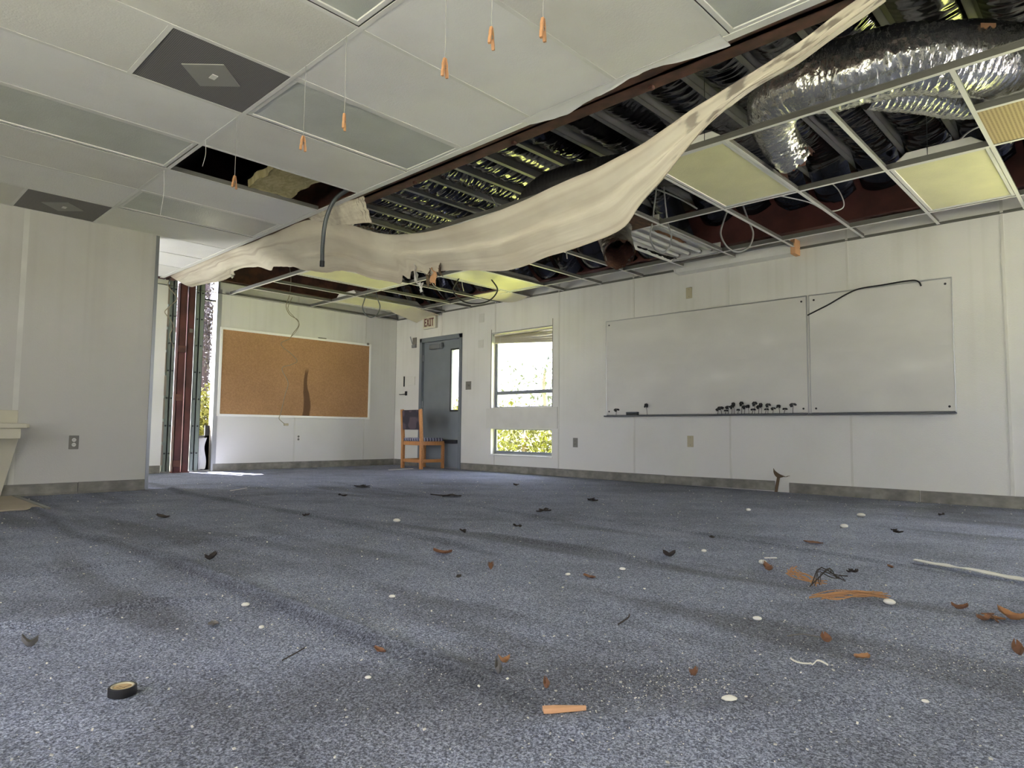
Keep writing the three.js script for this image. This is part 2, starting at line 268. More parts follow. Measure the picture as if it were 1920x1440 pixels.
// ------------------------------------------------------------------ ground, floor
{
  const ground = mesh('ground', metric(new THREE.BoxGeometry(90, 0.4, 90).translate(2, -0.5, -3)), mat.lawn);
  ground.userData.kind = 'structure';
  const verge = mesh('grass_verge', [span(XR + 0.2, XR + 9, -0.31, -0.285, ZB - 3, ZF + 3)], mat.grass, ground); verge.userData.kind = 'stuff';
  mesh('added_paving', [span(-9, 12, -0.34, -0.28, ZF + 0.4, ZF + 5.4, 0.01)], mat.concrete, ground);  // unseen paving added to bounce neutral light through the front opening
  const ridges = [
    [0.016, [[1.1, -6.2], [1.1, -5.53], [1.08, -5.0], [1.03, -4.23], [1.1, -3.77], [1.12, -3.3], [1.12, -2.34], [1.11, -1.75], [1.13, -1.38], [1.14, -1.0]]],
    [0.011, [[2.52, -7.66], [2.33, -6.26], [2.36, -5.34], [2.37, -4.32], [2.36, -3.51], [2.33, -2.9], [2.31, -2.3]]],
    [0.008, [[2.67, -2.9], [2.69, -2.4], [2.71, -2.06], [2.66, -1.45]]],
    [0.009, [[1.07, -3.69], [1.31, -3.62], [1.58, -3.5], [1.87, -3.4], [2.1, -3.2]]],
    [0.011, [[0.3, -2.47], [0.48, -2.42], [0.65, -2.43], [0.83, -2.43], [1.06, -2.35]]],
    [0.008, [[0.4, -3.3], [0.7, -3.24], [0.89, -3.24], [1.04, -3.24]]],
    [0.008, [[4.05, -6.92], [3.89, -5.44], [3.59, -3.76], [3.36, -2.4]]],
    [0.007, [[3.73, -3.2], [3.66, -2.17], [3.57, -1.47], [3.4, -0.6]]],
    [0.006, [[0.95, -0.95], [1.3, -0.72], [1.75, -0.45]]],
  ];
  const lift = (x, z) => {
    let y = 0;
    for (const [h, pts] of ridges) {
      let d = 9, along = 0;
      for (let i = 0; i + 1 < pts.length; i++) {
        const [ax, az] = pts[i], [bx, bz] = pts[i + 1], t = clamp(((x - ax) * (bx - ax) + (z - az) * (bz - az)) / ((bx - ax) ** 2 + (bz - az) ** 2), 0, 1), q = Math.hypot(x - ax - t * (bx - ax), z - az - t * (bz - az));
        if (q < d) { d = q; along = (i + t) / (pts.length - 1); }
      }
      if (d < 0.25) y = Math.max(y, 1.9 * h * Math.exp(-((d / 0.036) ** 2)) * smooth(Math.min(along, 1 - along), 0, 0.12) * (0.75 + 0.5 * PN(x * 6, z * 3)));
    }
    return y + 0.003 * (PN(x * 1.3, z * 1.3) + 0.4 * PN(x * 4, z * 4));
  };
  const xs = [], zs = [];
  for (let x = XW; x < -0.1; x += 0.35) xs.push(x);
  for (let x = -0.1; x < XR + 0.001; x += 0.024) xs.push(Math.min(x, XR));
  for (let z = ZB - 0.12; z < -0.1; z += 0.03) zs.push(z);
  for (let z = -0.1; z <= ZF; z += 0.3) zs.push(z);
  xs.push(XR + 0.1); zs.push(ZF + 0.1);
  const pos = [], uv = [], col = [], idx = [], W = xs.length;
  for (const z of zs) for (const x of xs) {
    pos.push(x, lift(x, z), z); uv.push(x, z);
    const n1 = PN(x * 0.9, z * 0.9, 2.2) + 0.5 * PN(x * 2.3, z * 2.3, 4.4) + 0.25 * PN(x * 6, z * 6, 7.7), n2 = PN(x * 0.7 + 9, z * 1.5, 9.1) + 0.5 * PN(x * 3 + 4, z * 3, 3.1);
    let c = [0.98, 1.0, 1.03];
    c = mixc(c, [0.5, 0.49, 0.47], clamp(n1 * 1.3 - 0.05, 0, 0.8));                                    // grimy patches
    c = mixc(c, [1.28, 1.27, 1.25], clamp(n2 * 1.1 - 0.25, 0, 0.6));                                   // plaster dust
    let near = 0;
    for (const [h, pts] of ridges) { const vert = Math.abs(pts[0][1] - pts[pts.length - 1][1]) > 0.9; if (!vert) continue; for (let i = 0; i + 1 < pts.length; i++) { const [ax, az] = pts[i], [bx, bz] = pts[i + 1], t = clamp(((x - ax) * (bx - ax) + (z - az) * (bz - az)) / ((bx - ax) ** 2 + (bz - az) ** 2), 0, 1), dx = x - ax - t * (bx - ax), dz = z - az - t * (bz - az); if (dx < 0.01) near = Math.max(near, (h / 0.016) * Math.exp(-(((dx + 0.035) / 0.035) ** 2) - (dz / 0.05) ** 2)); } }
    c = mixc(c, [0.3, 0.3, 0.29], 0.75 * clamp(near, 0, 1));  // left flank of the long ridges: shade put into the vertex colour
    const streak = PN(x * 3.2, z * 0.55, 12.3) + 0.5 * PN(x * 8, z * 1.4, 14.1);
    c = mixc(c, [0.42, 0.41, 0.38], clamp(streak * 1.5 - 0.28, 0, 0.7));
    const damp = smooth(x, 4.9, 6.2) * (1 - smooth(Math.abs(z + 2.4), 1.4, 2.8)) * (0.75 + 0.9 * n1);   // black damp along the wall under the whiteboards
    c = mixc(c, [0.24, 0.24, 0.22], clamp(damp, 0, 0.8));
    const paler = smooth(x, 3.0, 4.4) * smooth(-z, 0.6, 1.6) * (1 - smooth(-z, 7.5, 9)) * (0.5 + 0.6 * PN(x * 1.5, z * 1.5, 6.6));  // paler, slightly bluer carpet over the right side
    c = mixc(c, [1.12, 1.13, 1.16], clamp(paler, 0, 0.5));
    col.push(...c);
  }
  for (let j = 0; j + 1 < zs.length; j++) for (let i = 0; i + 1 < W; i++) { const a = j * W + i; idx.push(a, a + W, a + 1, a + 1, a + W, a + W + 1); }
  const g = new THREE.BufferGeometry();
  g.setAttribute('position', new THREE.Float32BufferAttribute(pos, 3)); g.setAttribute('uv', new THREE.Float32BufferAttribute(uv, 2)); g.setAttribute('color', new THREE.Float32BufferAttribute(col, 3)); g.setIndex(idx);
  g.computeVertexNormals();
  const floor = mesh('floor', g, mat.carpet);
  floor.userData.kind = 'structure';
  mesh('floor_slab', [span(XW - 0.1, XR + 0.12, -0.16, -0.02, ZB - 0.14, ZF + 0.12)], mat.kraft, floor);
  const vinyl = mesh('floor_vinyl', [span(0.0, 1.15, 0.002, 0.012, ZL, -5.7, 0.003)], mat.vinyl, floor);
  mesh('edge_strip', [span(1.15, 1.185, 0.0, 0.015, ZL, -5.66, 0.004)], mat.galvanised, vinyl);
}

// ------------------------------------------------------------------ walls
const WIN = [[-6.86, -5.7], [-0.25, 0.9], [1.2, 2.35]]; // windows in the right wall, by z; the last is unseen, added for daylight
const rightHoles = [[-8.52, -7.5, -1, 2.07]];
for (const [a, b] of WIN) rightHoles.push([a, b, 0.62 + 0.29, 2.0], [a, b, 0.245, 0.62]);
const addedFrontHoles = [[5.3, 6.4, 0.7, 2.1]];  // unseen opening behind the camera, added to let daylight in
const addedWestHoles = [[-2.6, -1.4, 0.4, 2.1], [-0.4, 0.8, 0.4, 2.1], [1.2, 2.2, 0.4, 2.1]];  // unseen openings, added and sized to balance the daylight
const rightSeams = [ZB, -7.99, -6.79, -5.59, -4.42, -3.21, -2.01, -0.8, 0.41, 1.62, ZF];
{
  const wr = struct('wall_right');
  mesh('wall_core', cut([ZB - 0.14, ZF + 0.12, -0.16, TOP], rightHoles).map(([a, b, c, d]) => span(XR + 0.012, XR + 0.14, c, d, a, b)), mat.wallCore, wr);
  for (let i = 0; i + 1 < rightSeams.length; i++)
    mesh('panel', cut([rightSeams[i] + 0.003, rightSeams[i + 1] - 0.003, 0, 2.6], rightHoles).map(([a, b, c, d]) => span(XR, XR + 0.012, c, d, a, b)), mat.wall, wr);
  for (const z of rightSeams.slice(1, -1)) {
    const runs = cut([z - 0.011, z + 0.011, 0.1, 2.6], rightHoles);
    mesh('batten', runs.map(([a, b, c, d]) => span(XR - 0.005, XR, c, d, a, b)), mat.batten, wr);
  }
  mesh('wall_angle', [span(XR - 0.022, XR, H, H + 0.004, ZB, ZF), span(XR - 0.003, XR, H - 0.002, H + 0.024, ZB, ZF)], mat.gridGrey, wr);
  const rim = mesh('rim_beam', [span(XR - 0.05, XR, 2.61, 3.1, ZB, ZF), span(XR - 0.1, XR, 2.61, 2.625, ZB, ZF)], mat.steelRed, wr);
  for (const [a, b] of WIN) mesh('apron_panel', [span(XR - 0.012, XR, 0.622, 0.908, a - 0.09, b + 0.1, 0.002)], mat.batten, wr);

  const wb = struct('wall_back'), hole = [3.08, 3.72, -1, 2.75];
  mesh('wall_core', cut([0.6, XR + 0.14, -0.16, TOP], [hole]).map(([a, b, c, d]) => span(a, b, c, d, ZB - 0.14, ZB - 0.012)), mat.wallCore, wb);
  const seams = [0.72, 1.2, 2.4, 3.08, 3.74, 4.92, 6.13, XR];
  for (let i = 0; i + 1 < seams.length; i++) if (seams[i] !== 3.08) mesh('panel', [span(seams[i] + 0.002, seams[i + 1] - 0.002, 0, 2.6, ZB - 0.012, ZB)], mat.wall, wb);
  for (const x of [1.2, 2.4, 4.92, 6.13]) mesh('batten', [span(x - 0.012, x + 0.012, 0.1, 2.6, ZB, ZB + 0.003)], mat.batten, wb);
  mesh('rim_beam', [span(0.72, XR, 2.61, 3.1, ZB, ZB + 0.05), span(0.72, XR, 2.61, 2.625, ZB, ZB + 0.1)], mat.steelBrown, wb);
  mesh('edge_trim', [span(3.715, 3.745, 0, 2.72, ZB - 0.05, ZB + 0.004, 0.002), span(3.735, 3.775, 0, 2.5, ZB, ZB + 0.005)], mat.aluminium, wb);
  mesh('ragged_edge', [0, 1, 2, 3, 4, 5, 6, 7].map((k) => span(3.07, 3.09 + 0.02 * hash(k, 1, 5), 0.1 + k * 0.3, 0.36 + k * 0.3, ZB - 0.02 - 0.01 * hash(k, 2, 5), ZB - 0.002)), mat.wallCore, wb);
  mesh('wall_angle', [span(1.9, XR, H, H + 0.004, ZB, ZB + 0.022)], mat.gridGrey, wb);

  const wl = struct('wall_left');
  mesh('wall_core', [span(XW, 2.19, 0, TOP, ZL - 0.1, ZL - 0.012)], mat.wall, wl);
  const ls = [XW, -1.28, -0.07, 1.14, 2.18];
  for (let i = 0; i + 1 < ls.length; i++) mesh('panel', [span(ls[i] + 0.002, ls[i + 1] - 0.002, 0, 2.5, ZL - 0.012, ZL)], mat.wallGrey, wl);
  for (const x of ls.slice(1, -1)) mesh('batten', [span(x - 0.02, x + 0.02, 0.1, H, ZL, ZL + 0.004)], mat.batten, wl);
  mesh('corner_trim', [span(2.165, 2.196, 0, H, ZL, ZL + 0.006, 0.002), span(2.188, 2.196, 0, H, ZL - 0.1, ZL + 0.004)], mat.brushed, wl);

  const ww = struct('wall_west');
  mesh('wall_core', cut([ZL - 0.1, ZF + 0.12, -0.16, TOP], addedWestHoles).map(([a, b, c, d]) => span(XW - 0.12, XW, c, d, a, b)), mat.wall, ww);
  const wa = struct('wall_alcove');
  mesh('wall_core', cut([ZB, ZL - 0.1, -0.16, TOP], [[-8.7, -7.3, -1, 2.1]]).map(([a, b, c, d]) => span(0.6, 0.72, c, d, a, b)), mat.wall, wa);  // unseen doorway added to brighten the back of the room
  const wf = struct('wall_front');
  mesh('wall_core', cut([XW, XR, -0.16, TOP], addedFrontHoles).map(([a, b, c, d]) => span(a, b, c, d, ZF, ZF + 0.12)), mat.wall, wf);

  const br = struct('baseboard_right');
  for (const [a, b] of [[ZB, -8.53], [-7.49, -6.1], [-6.1, -4.0]]) mesh('strip', [span(XR - 0.012, XR, 0, 0.1, a + 0.002, b - 0.002, 0.004)], mat.base, br);
  for (const [a, b] of [[-2.6, -1.46], [-1.46, ZF]]) mesh('strip', [span(XR - 0.012, XR, -0.002, 0.1, a + 0.002, b - 0.002, 0.004)], mat.base, br);
  const loose = mesh('loose_strip', [box(0.012, 0.095, 1.28, 0, 0.05, 0.64, 0.004)], mat.base, br); // has come away from the wall at its torn end
  loose.position.set(XR - 0.008, 0, -4.0); loose.rotation.y = -0.035; loose.rotation.x = -0.012;
  const bb = struct('baseboard_back');
  for (const [a, b] of [[0.72, 3.07], [3.74, XR - 0.012]]) mesh('strip', [span(a, b, 0, 0.1, ZB, ZB + 0.012, 0.004)], mat.base, bb);
  const bl = struct('baseboard_left');
  for (const [a, b] of [[XW, 1.62], [1.62, 2.165]]) mesh('strip', [span(a + 0.002, b - 0.002, 0, 0.1, ZL, ZL + 0.012, 0.004), span(a, b, 0, 0.016, ZL + 0.01, ZL + 0.03, 0.004)], mat.base, bl);
}

// ------------------------------------------------------------------ steel at the joint, studs in the torn wall
{
  const beam = struct('beam_1');
  const channel = (x0, dir) => [span(x0, x0 + dir * 0.008, 2.5, 3.1, ZB + 0.06, ZF), span(x0, x0 + dir * 0.1, 2.5, 2.512, ZB + 0.06, ZF), span(x0, x0 + dir * 0.1, 3.09, 3.1, ZB + 0.06, ZF)];
  mesh('channel', channel(3.0, -1), mat.steelBrown, beam);
  mesh('channel', channel(3.02, 1), mat.steelBrown, beam);
  for (let i = 0; i < 9; i++) mesh('bolt', [box(0.03, 0.022, 0.03, 3.08, 2.49, -8.2 + i * 1.05, 0.006)], mat.steelBrown, beam);

  const column = struct('column_1');
  mesh('channel', [span(3.215, 3.305, 0, 2.5, ZB + 0.04, ZB + 0.048), span(3.215, 3.222, 0, 2.5, ZB - 0.06, ZB + 0.048), span(3.297, 3.305, 0, 2.5, ZB - 0.06, ZB + 0.048)], mat.steelRed, column);
  mesh('channel', [span(3.325, 3.41, 0, 2.5, ZB + 0.03, ZB + 0.038), span(3.325, 3.332, 0, 2.5, ZB - 0.06, ZB + 0.038), span(3.402, 3.41, 0, 2.5, ZB - 0.06, ZB + 0.038)], mat.steelRed, column);
  mesh('base_plate', [span(3.2, 3.42, 0, 0.012, ZB - 0.07, ZB + 0.06)], mat.steelRed, column);
  for (const [y, x] of [[1.62, 3.26], [0.98, 3.25], [0.12, 3.25]]) mesh('clip', [span(x - 0.045, x + 0.05, y - 0.045, y + 0.045, ZB + 0.04, ZB + 0.056, 0.003)], mat.steelBrown, column);
  mesh('clip', [span(3.35, 3.39, 1.85, 1.9, ZB + 0.035, ZB + 0.046, 0.003)], mat.plateGrey, column);

  const studs = struct('wall_studs');
  for (const [x0, x1, y1] of [[3.1, 3.15, 2.6], [3.155, 3.2, 2.6], [3.44, 3.49, 2.55], [3.495, 3.555, 2.55]]) {
    const s = mesh('stud', [span(x0, x1, 0, y1, ZB - 0.03, ZB - 0.022), span(x0, x0 + 0.006, 0, y1, ZB - 0.1, ZB - 0.022), span(x1 - 0.006, x1, 0, y1, ZB - 0.1, ZB - 0.022)], mat.stud, studs);
    for (let k = 0; k < 7; k++) mesh('screw', [rod([(x0 + x1) / 2, 0.25 + k * 0.36, ZB - 0.022], [(x0 + x1) / 2, 0.25 + k * 0.36, ZB - 0.012], 0.011, 8)], mat.darkMetal, s);
  }
  mesh('sole_plate', [span(3.08, 3.72, 0, 0.02, ZB - 0.1, ZB - 0.02)], mat.galvanised, studs);
  mesh('cross_brace', [span(3.56, 3.72, 2.33, 2.35, ZB - 0.1, ZB - 0.06)], mat.darkMetal, studs);
  mesh('sheathing', [span(3.56, 3.77, 0, 0.48, ZB - 0.13, ZB - 0.1), span(3.66, 3.76, 0, 0.62, ZB - 0.13, ZB - 0.1)], mat.black, studs);
  const scrap = grid(10, 14, (u, v) => [3.5 + u * 0.16 + 0.015 * Math.sin(v * 7), 0.03 + v * 0.42 + 0.02 * PN(u * 4, 2), ZB - 0.06 + 0.02 * PN(u * 3, v * 4)]);
  mesh('wrap_scrap', [scrap], mat.white, studs);
}

// ------------------------------------------------------------------ roof
const purlinZ = (k) => -0.65 - 0.405 * k;
{
  const roof = struct('roof');
  mesh('roof_deck', [span(XW - 0.3, XR + 0.45, TOP, TOP + 0.08, ZB - 0.24, ZF + 0.4)], mat.deck, roof);
  mesh('fascia', [span(XR + 0.44, XR + 0.46, TOP - 0.12, TOP + 0.1, ZB - 0.24, ZF + 0.4), span(XW - 0.3, XR + 0.46, TOP - 0.06, TOP + 0.1, ZB - 0.26, ZB - 0.24)], mat.white, roof);
  mesh('dark_lining', [span(XW, MATE + 0.05, 3.16, 3.2, ZB, ZF)], mat.blackFoil, roof);
  for (let k = -7; k <= 20; k++) {
    const z = purlinZ(k);
    mesh('purlin', [span(3.03, XR - 0.05, 3.1, 3.104, z - 0.022, z + 0.022), span(3.03, XR - 0.05, 3.1, 3.22, z + 0.018, z + 0.022), span(3.03, XR - 0.05, 3.1, 3.115, z - 0.024, z - 0.02)], mat.purlin, roof);
  }
  for (let k = -8; k <= 20; k++) { // foil-faced insulation sagging between the purlins
    const z0 = purlinZ(k) - 0.026, z1 = purlinZ(k + 1) + 0.026, fine = k >= -1;
    const at = (u, v) => {
      const x = 3.03 + u * (XR - 0.06 - 3.03), z = lerp(z0, z1, v), b = 4 * v * (1 - v);
      const fan = x * 15 + 1.6 * PN(x * 1.7, z * 2.2, k) + (v - 0.5) * 1.3 * PN(x * 0.8, k * 1.3, 8.8), crest = Math.pow(1 - Math.abs(PN(fan, z * 2.4, k * 1.7)) * 1.9, 2), crest2 = 1 - Math.abs(PN(x * 38 + PN(x * 3, z * 4), z * 5, k * 2.3)) * 1.8;
      const rough = 0.3 + 1.1 * smooth(PN(x * 0.9, k * 0.8, 5.1), -0.25, 0.4), droop = smooth(x, z < -3.5 ? 6.1 : 6.3, 6.72) * (z < -3.5 ? 0.5 : 0.24 + 0.08 * PN(z * 1.5, 3));
      return [x, 3.165 - droop - 0.06 * b * (1 + 0.35 * PN(x * 1.4, k * 3.1)) - rough * (0.02 * crest + 0.006 * crest2) * Math.pow(b, 0.5), z];
    };
    mesh('insulation', grid(fine ? 330 : 40, fine ? 20 : 6, at, (u, v) => [u * 3.65, v * 0.35]), mat.blackFoil, roof);
  }
}

// ------------------------------------------------------------------ suspended ceiling
const rowL = (k) => -1.34 - 0.612 * k, rowR = (k) => -0.64 - 0.607 * k;
const colL = [XW, -0.805, 0.415, 1.635, MATE], colR = [3.12, 3.88, 5.1, 6.32, XR];
const ceiling = struct('ceiling');
const flange = mat.white, web = mat.gridGrey;
function bar(a, b) { // an inverted T from a to b (x, z)
  const along = a[0] === b[0], g1 = along ? span(a[0] - 0.012, a[0] + 0.012, H, H + 0.002, a[1], b[1]) : span(a[0], b[0], H + 0.0005, H + 0.0025, a[1] - 0.012, a[1] + 0.012);
  const g2 = along ? span(a[0] - 0.0015, a[0] + 0.0015, H + 0.002, H + 0.042, a[1], b[1]) : span(a[0], b[0], H + 0.0025, H + 0.036, a[1] - 0.0015, a[1] + 0.0015);
  const g3 = along ? span(a[0] - 0.004, a[0] + 0.004, H + 0.036, H + 0.045, a[1], b[1]) : span(a[0], b[0], H + 0.03, H + 0.038, a[1] - 0.004, a[1] + 0.004);
  const g = mergeGeometries([plain(g1), merge([g2, g3])], true);
  return mesh('grid_bar', g, [flange, web], ceiling);
}
function tile(x0, x1, z0, z1, m) {
  const g = box(x1 - x0 - 0.008, 0.014, Math.abs(z1 - z0) - 0.008, 0, 0, 0, 0.003), t = mesh('tile', g, m ?? mat.tiles[Math.floor(rnd() * 3)], ceiling);
  const p = g.attributes.position, uv = g.attributes.uv, ox = rnd() * 3, oz = rnd() * 3;
  for (let i = 0; i < p.count; i++) uv.setXY(i, p.getX(i) + ox, p.getZ(i) + oz);
  t.position.set((x0 + x1) / 2, H + 0.0105, (z0 + z1) / 2); t.rotation.set(rr(-0.003, 0.003), 0, rr(-0.0015, 0.0015));
  return t;
}
const lensUse = [];
function fixture(x0, x1, z0, z1, m, label, group) { // a recessed troffer: lens in a thin frame under a white housing
  const w = x1 - x0 - 0.03, d = Math.abs(z1 - z0) - 0.03, t = thing('light_fixture', label, 'ceiling light', [(x0 + x1) / 2, H + 0.003, (z0 + z1) / 2], 0, group);
  mesh('lens', grid(24, 10, (u, v) => [(u - 0.5) * (w - 0.05), 0.008 - 0.006 * Math.sin(Math.PI * u) * Math.sin(Math.PI * v), (0.5 - v) * (d - 0.05)], (u, v) => [u * w, v * d]), m, t);
  mesh('frame', [box(w, 0.01, 0.026, 0, 0.006, d / 2 - 0.013, 0.003), box(w, 0.01, 0.026, 0, 0.006, -d / 2 + 0.013, 0.003), box(0.026, 0.01, d - 0.05, w / 2 - 0.013, 0.006, 0, 0.003), box(0.026, 0.01, d - 0.05, -w / 2 + 0.013, 0.006, 0, 0.003)], mat.white, t);
  const s = new THREE.Shape([new THREE.Vector2(-d / 2 + 0.01, 0), new THREE.Vector2(-d / 2 + 0.01, 0.03), new THREE.Vector2(-d / 2 + 0.1, 0.1), new THREE.Vector2(d / 2 - 0.1, 0.1), new THREE.Vector2(d / 2 - 0.01, 0.03), new THREE.Vector2(d / 2 - 0.01, 0)]);
  const inner = s.clone(); inner.holes = [new THREE.Path([new THREE.Vector2(-d / 2 + 0.012, 0.0005), new THREE.Vector2(-d / 2 + 0.012, 0.029), new THREE.Vector2(-d / 2 + 0.101, 0.098), new THREE.Vector2(d / 2 - 0.101, 0.098), new THREE.Vector2(d / 2 - 0.012, 0.029), new THREE.Vector2(d / 2 - 0.012, 0.0005)])];
  mesh('housing', [metric(new THREE.ExtrudeGeometry(inner, { depth: w - 0.06, bevelEnabled: false, steps: 1 }).translate(0, 0.012, -(w - 0.06) / 2).rotateY(Math.PI / 2)), ...[-1, 1].map((e) => metric(new THREE.ExtrudeGeometry(s, { depth: 0.002, bevelEnabled: false }).translate(0, 0.012, 0).rotateY(Math.PI / 2).translate(e * (w / 2 - 0.03), 0, 0)))], mat.white, t);
  return t;
}
function vent(x0, x1, z0, z1, label, m = mat.ventGrey, diamond = true) {
  const w = x1 - x0 - 0.02, d = Math.abs(z1 - z0) - 0.02, t = thing('ceiling_vent', label, 'vent', [(x0 + x1) / 2, H + 0.004, (z0 + z1) / 2]);
  mesh('face', [box(w, 0.006, d, 0, 0.003, 0, 0.002)], m, t);
  if (diamond) {
    mesh('centre_plate', [box(0.215, 0.006, 0.215, 0, -0.003, 0, 0.002).rotateY(Math.PI / 4)], mat.ventLight, t);
    mesh('tab', [box(0.03, 0.004, 0.05, 0.01, -0.008, 0.0, 0.001)], mat.white, t);
  }
  mesh('duct_collar', [box(w - 0.06, 0.14, d - 0.06, 0, 0.077, 0, 0.01)], mat.galvanised, t);
  return t;
}
{ // left half
  for (let k = -6; k <= 12; k++) {
    const z1 = rowL(k), z0 = k === 12 ? ZB + 0.01 : rowL(k + 1);
    if (z1 > ZF) continue;
    for (let c = 0; c < 4; c++) {
      const x0 = colL[c], x1 = colL[c + 1], lc = 4 - c, key = lc + ',' + k, mid = (x0 + x1) / 2;
      if (key === '1,5' || key === '1,12') continue;
      if (['1,-1', '1,3', '1,7', '2,1', '2,5'].includes(key)) {
        fixture(x0, x1, z0, z1, mat.lensGrey, {
          '1,-1': 'grey lens panel in the intact ceiling nearest the top of the hanging strip', '1,3': 'grey lens panel in the intact ceiling beside the large diamond vent',
          '1,7': 'cream lens panel in the intact ceiling past the open black tile gap', '2,1': 'dark grey lens panel above the row of long clothespin strings', '2,5': 'long grey lens panel left of the open tile gap',
        }[key]);
        continue;
      }
      if (key === '2,3' || key === '2,8') {
        tile(x0, mid, z0, z1); bar([mid, z0], [mid, z1]);
        vent(mid, x1, z0, z1, key === '2,3' ? 'large grey perforated ceiling vent with a pale diamond plate and white tab' : 'smaller looking grey perforated ceiling vent above the outlet wall');
        continue;
      }
      if (k === 9 && lc > 1) { tile(x0, Math.min(x1, 5), z0, z1); continue; }
      tile(x0, x1, z0, z1);
    }
  }
  for (const x of colL.slice(1, 4)) bar([x, ZB + 0.01], [x, ZF]);
  for (let k = -6; k <= 12; k++) if (rowL(k) < ZF) for (let c = 0; c < 4; c++) bar([colL[c] + (c ? 0.012 : 0), rowL(k)], [colL[c + 1] - 0.012, rowL(k)]);
  // white edge angle along the joint, missing where the tile edges sag
  mesh('edge_cover', [sheet(60, 4, (u, v) => [MATE - 0.05 + v * (0.07 + 0.035 * Math.sin(u * 7.5) + 0.012 * PN(u * 20, 2)), H + 0.004 - 0.012 * v * v * Math.abs(Math.sin(u * 9)), lerp(-2.64, -1.36, u)], -0.004)], mat.tiles[0], ceiling);
  for (const [a, b] of [[-8.75, -2.62], [-1.36, ZF]]) mesh('edge_angle', [span(MATE - 0.022, MATE + 0.026, H - 0.001, H + 0.003, a, b), span(MATE + 0.022, MATE + 0.026, H, H + 0.032, a, b)], mat.white, ceiling);
}
{ // right half: the grid with most of its tiles fallen
  for (const x of colR.slice(1, 4)) bar([x, ZB + 0.01], [x, ZF]);
  for (let k = -5; k <= 14; k++) {
    const z = rowR(k);
    if (z > ZF || z < ZB) continue;
    bar([3.892, z], [5.088, z]); bar([5.112, z], [6.308, z]); bar([6.332, z], [XR - 0.004, z]);
  }
  const F = (c, k, label) => fixture(colR[c], colR[c + 1], rowR(k + 1), rowR(k), mat.lensBounceTint, label);
  F(1, 2, 'greenish cream lens panel right of the hanging strip, below the silver duct end');
  F(2, 0, 'yellow lens panel near the right wall with its white housing showing above');
  F(1, 10, 'yellow lens panel behind the torn hole of the hanging strip');
  F(2, 8, 'yellow lens panel with a black cable loop hanging before it');
  F(2, 12, 'yellow lens panel in the far corner before the corkboard wall');
  vent(4.49, 5.1, rowR(0), rowR(-1), 'tan perforated square panel in the ceiling grid', mat.ventTan, false);
  bar([4.49, rowR(0)], [4.49, rowR(-1)]);
  for (let k = -5; k <= -2; k++) for (const c of [0, 1, 2, 3]) if (rowR(k) < ZF) tile(colR[c], colR[c + 1], rowR(k + 1), rowR(k));
  // sodden brown tile beside the open troffer
  tile(3.88, 5.1, rowR(5), rowR(4), mat.tileBrown);
  // curled tiles against the wall
  const curl = (name, x0, x1, z0, z1, f, label) => tag(mesh(name, sheet(14, 10, (u, v) => { const q = f(u, v); return [lerp(x0, x1, u) + q[0], H + 0.012 + q[1], lerp(z0, z1, v)]; }, -0.012, (u, v) => [u * 0.4, v * 0.6]), mat.tileWarm), label, 'ceiling tile');
  curl('sagging_tile', 6.2, 6.72, rowR(10) + 0.02, rowR(9) - 0.01, (u, v) => [0, -0.045 * Math.sin(Math.PI * v) * smooth(u, 0, 0.6)], 'cream ceiling tile sagging from the grid above the window');
  curl('fallen_tile', 6.05, 6.66, rowR(13) + 0.0, rowR(12) - 0.05, (u, v) => [0, 0.01 - 0.1 * Math.pow(Math.abs(v - 0.45), 1.3) * u - 0.07 * u * (1 - v) - 0.03 * u], 'torn white ceiling tile drooping above the exit sign');
}

// open fluorescent troffer with bare tubes
{
  const x0 = 5.115, x1 = 6.305, z0 = rowR(5) + 0.015, z1 = rowR(4) - 0.015, t = thing('open_troffer', 'white open fluorescent troffer with bare tubes and rust stains in the ceiling grid', 'ceiling light', [(x0 + x1) / 2, H, (z0 + z1) / 2]);
  const w = x1 - x0, d = z1 - z0;
  mesh('reflector', [sheet(2, 24, (u, v) => [(u - 0.5) * w, 0.015 + 0.085 * Math.pow(Math.sin(Math.PI * clamp(v, 0, 1)), 0.6) - 0.012 * (1 + Math.cos(v * Math.PI * 8)), (0.5 - v) * d], -0.002, (u, v) => [u * w, v * d])], mat.white, t);
  for (const e of [-1, 1]) mesh('end_plate', [box(0.004, 0.1, d, e * w / 2, 0.055, 0)], mat.white, t);
  for (const z of [-0.19, -0.065, 0.065, 0.19]) {
    const b = mesh('tube', [rod([-w / 2 + 0.03, 0.045, z], [w / 2 - 0.03, 0.045, z], 0.019, 14)], mat.plateWhite, t);
    for (const e of [-1, 1]) mesh('end_cap', [rod([e * (w / 2 - 0.005), 0.045, z], [e * (w / 2 - 0.035), 0.045, z], 0.02, 12)], mat.galvanised, b);
  }
  mesh('rust_patch', [sheet(16, 6, (u, v) => [-0.35 + u * 0.55 + 0.02 * PN(v * 5, 1), 0.052 + 0.012 * PN(u * 9, v * 4), 0.1 + (v - 0.5) * (0.03 + 0.02 * PN(u * 7, 3))], 0.004)], mat.leafTan, t);
  mesh('debris_heap', [sheet(20, 6, (u, v) => [-0.1 + u * 0.66, 0.012 + 0.03 * Math.abs(PN(u * 14, v * 6)) * Math.sin(Math.PI * v), -d / 2 + 0.005 + v * (0.04 + 0.05 * u * u)], 0.006)], mat.soil, t);
}
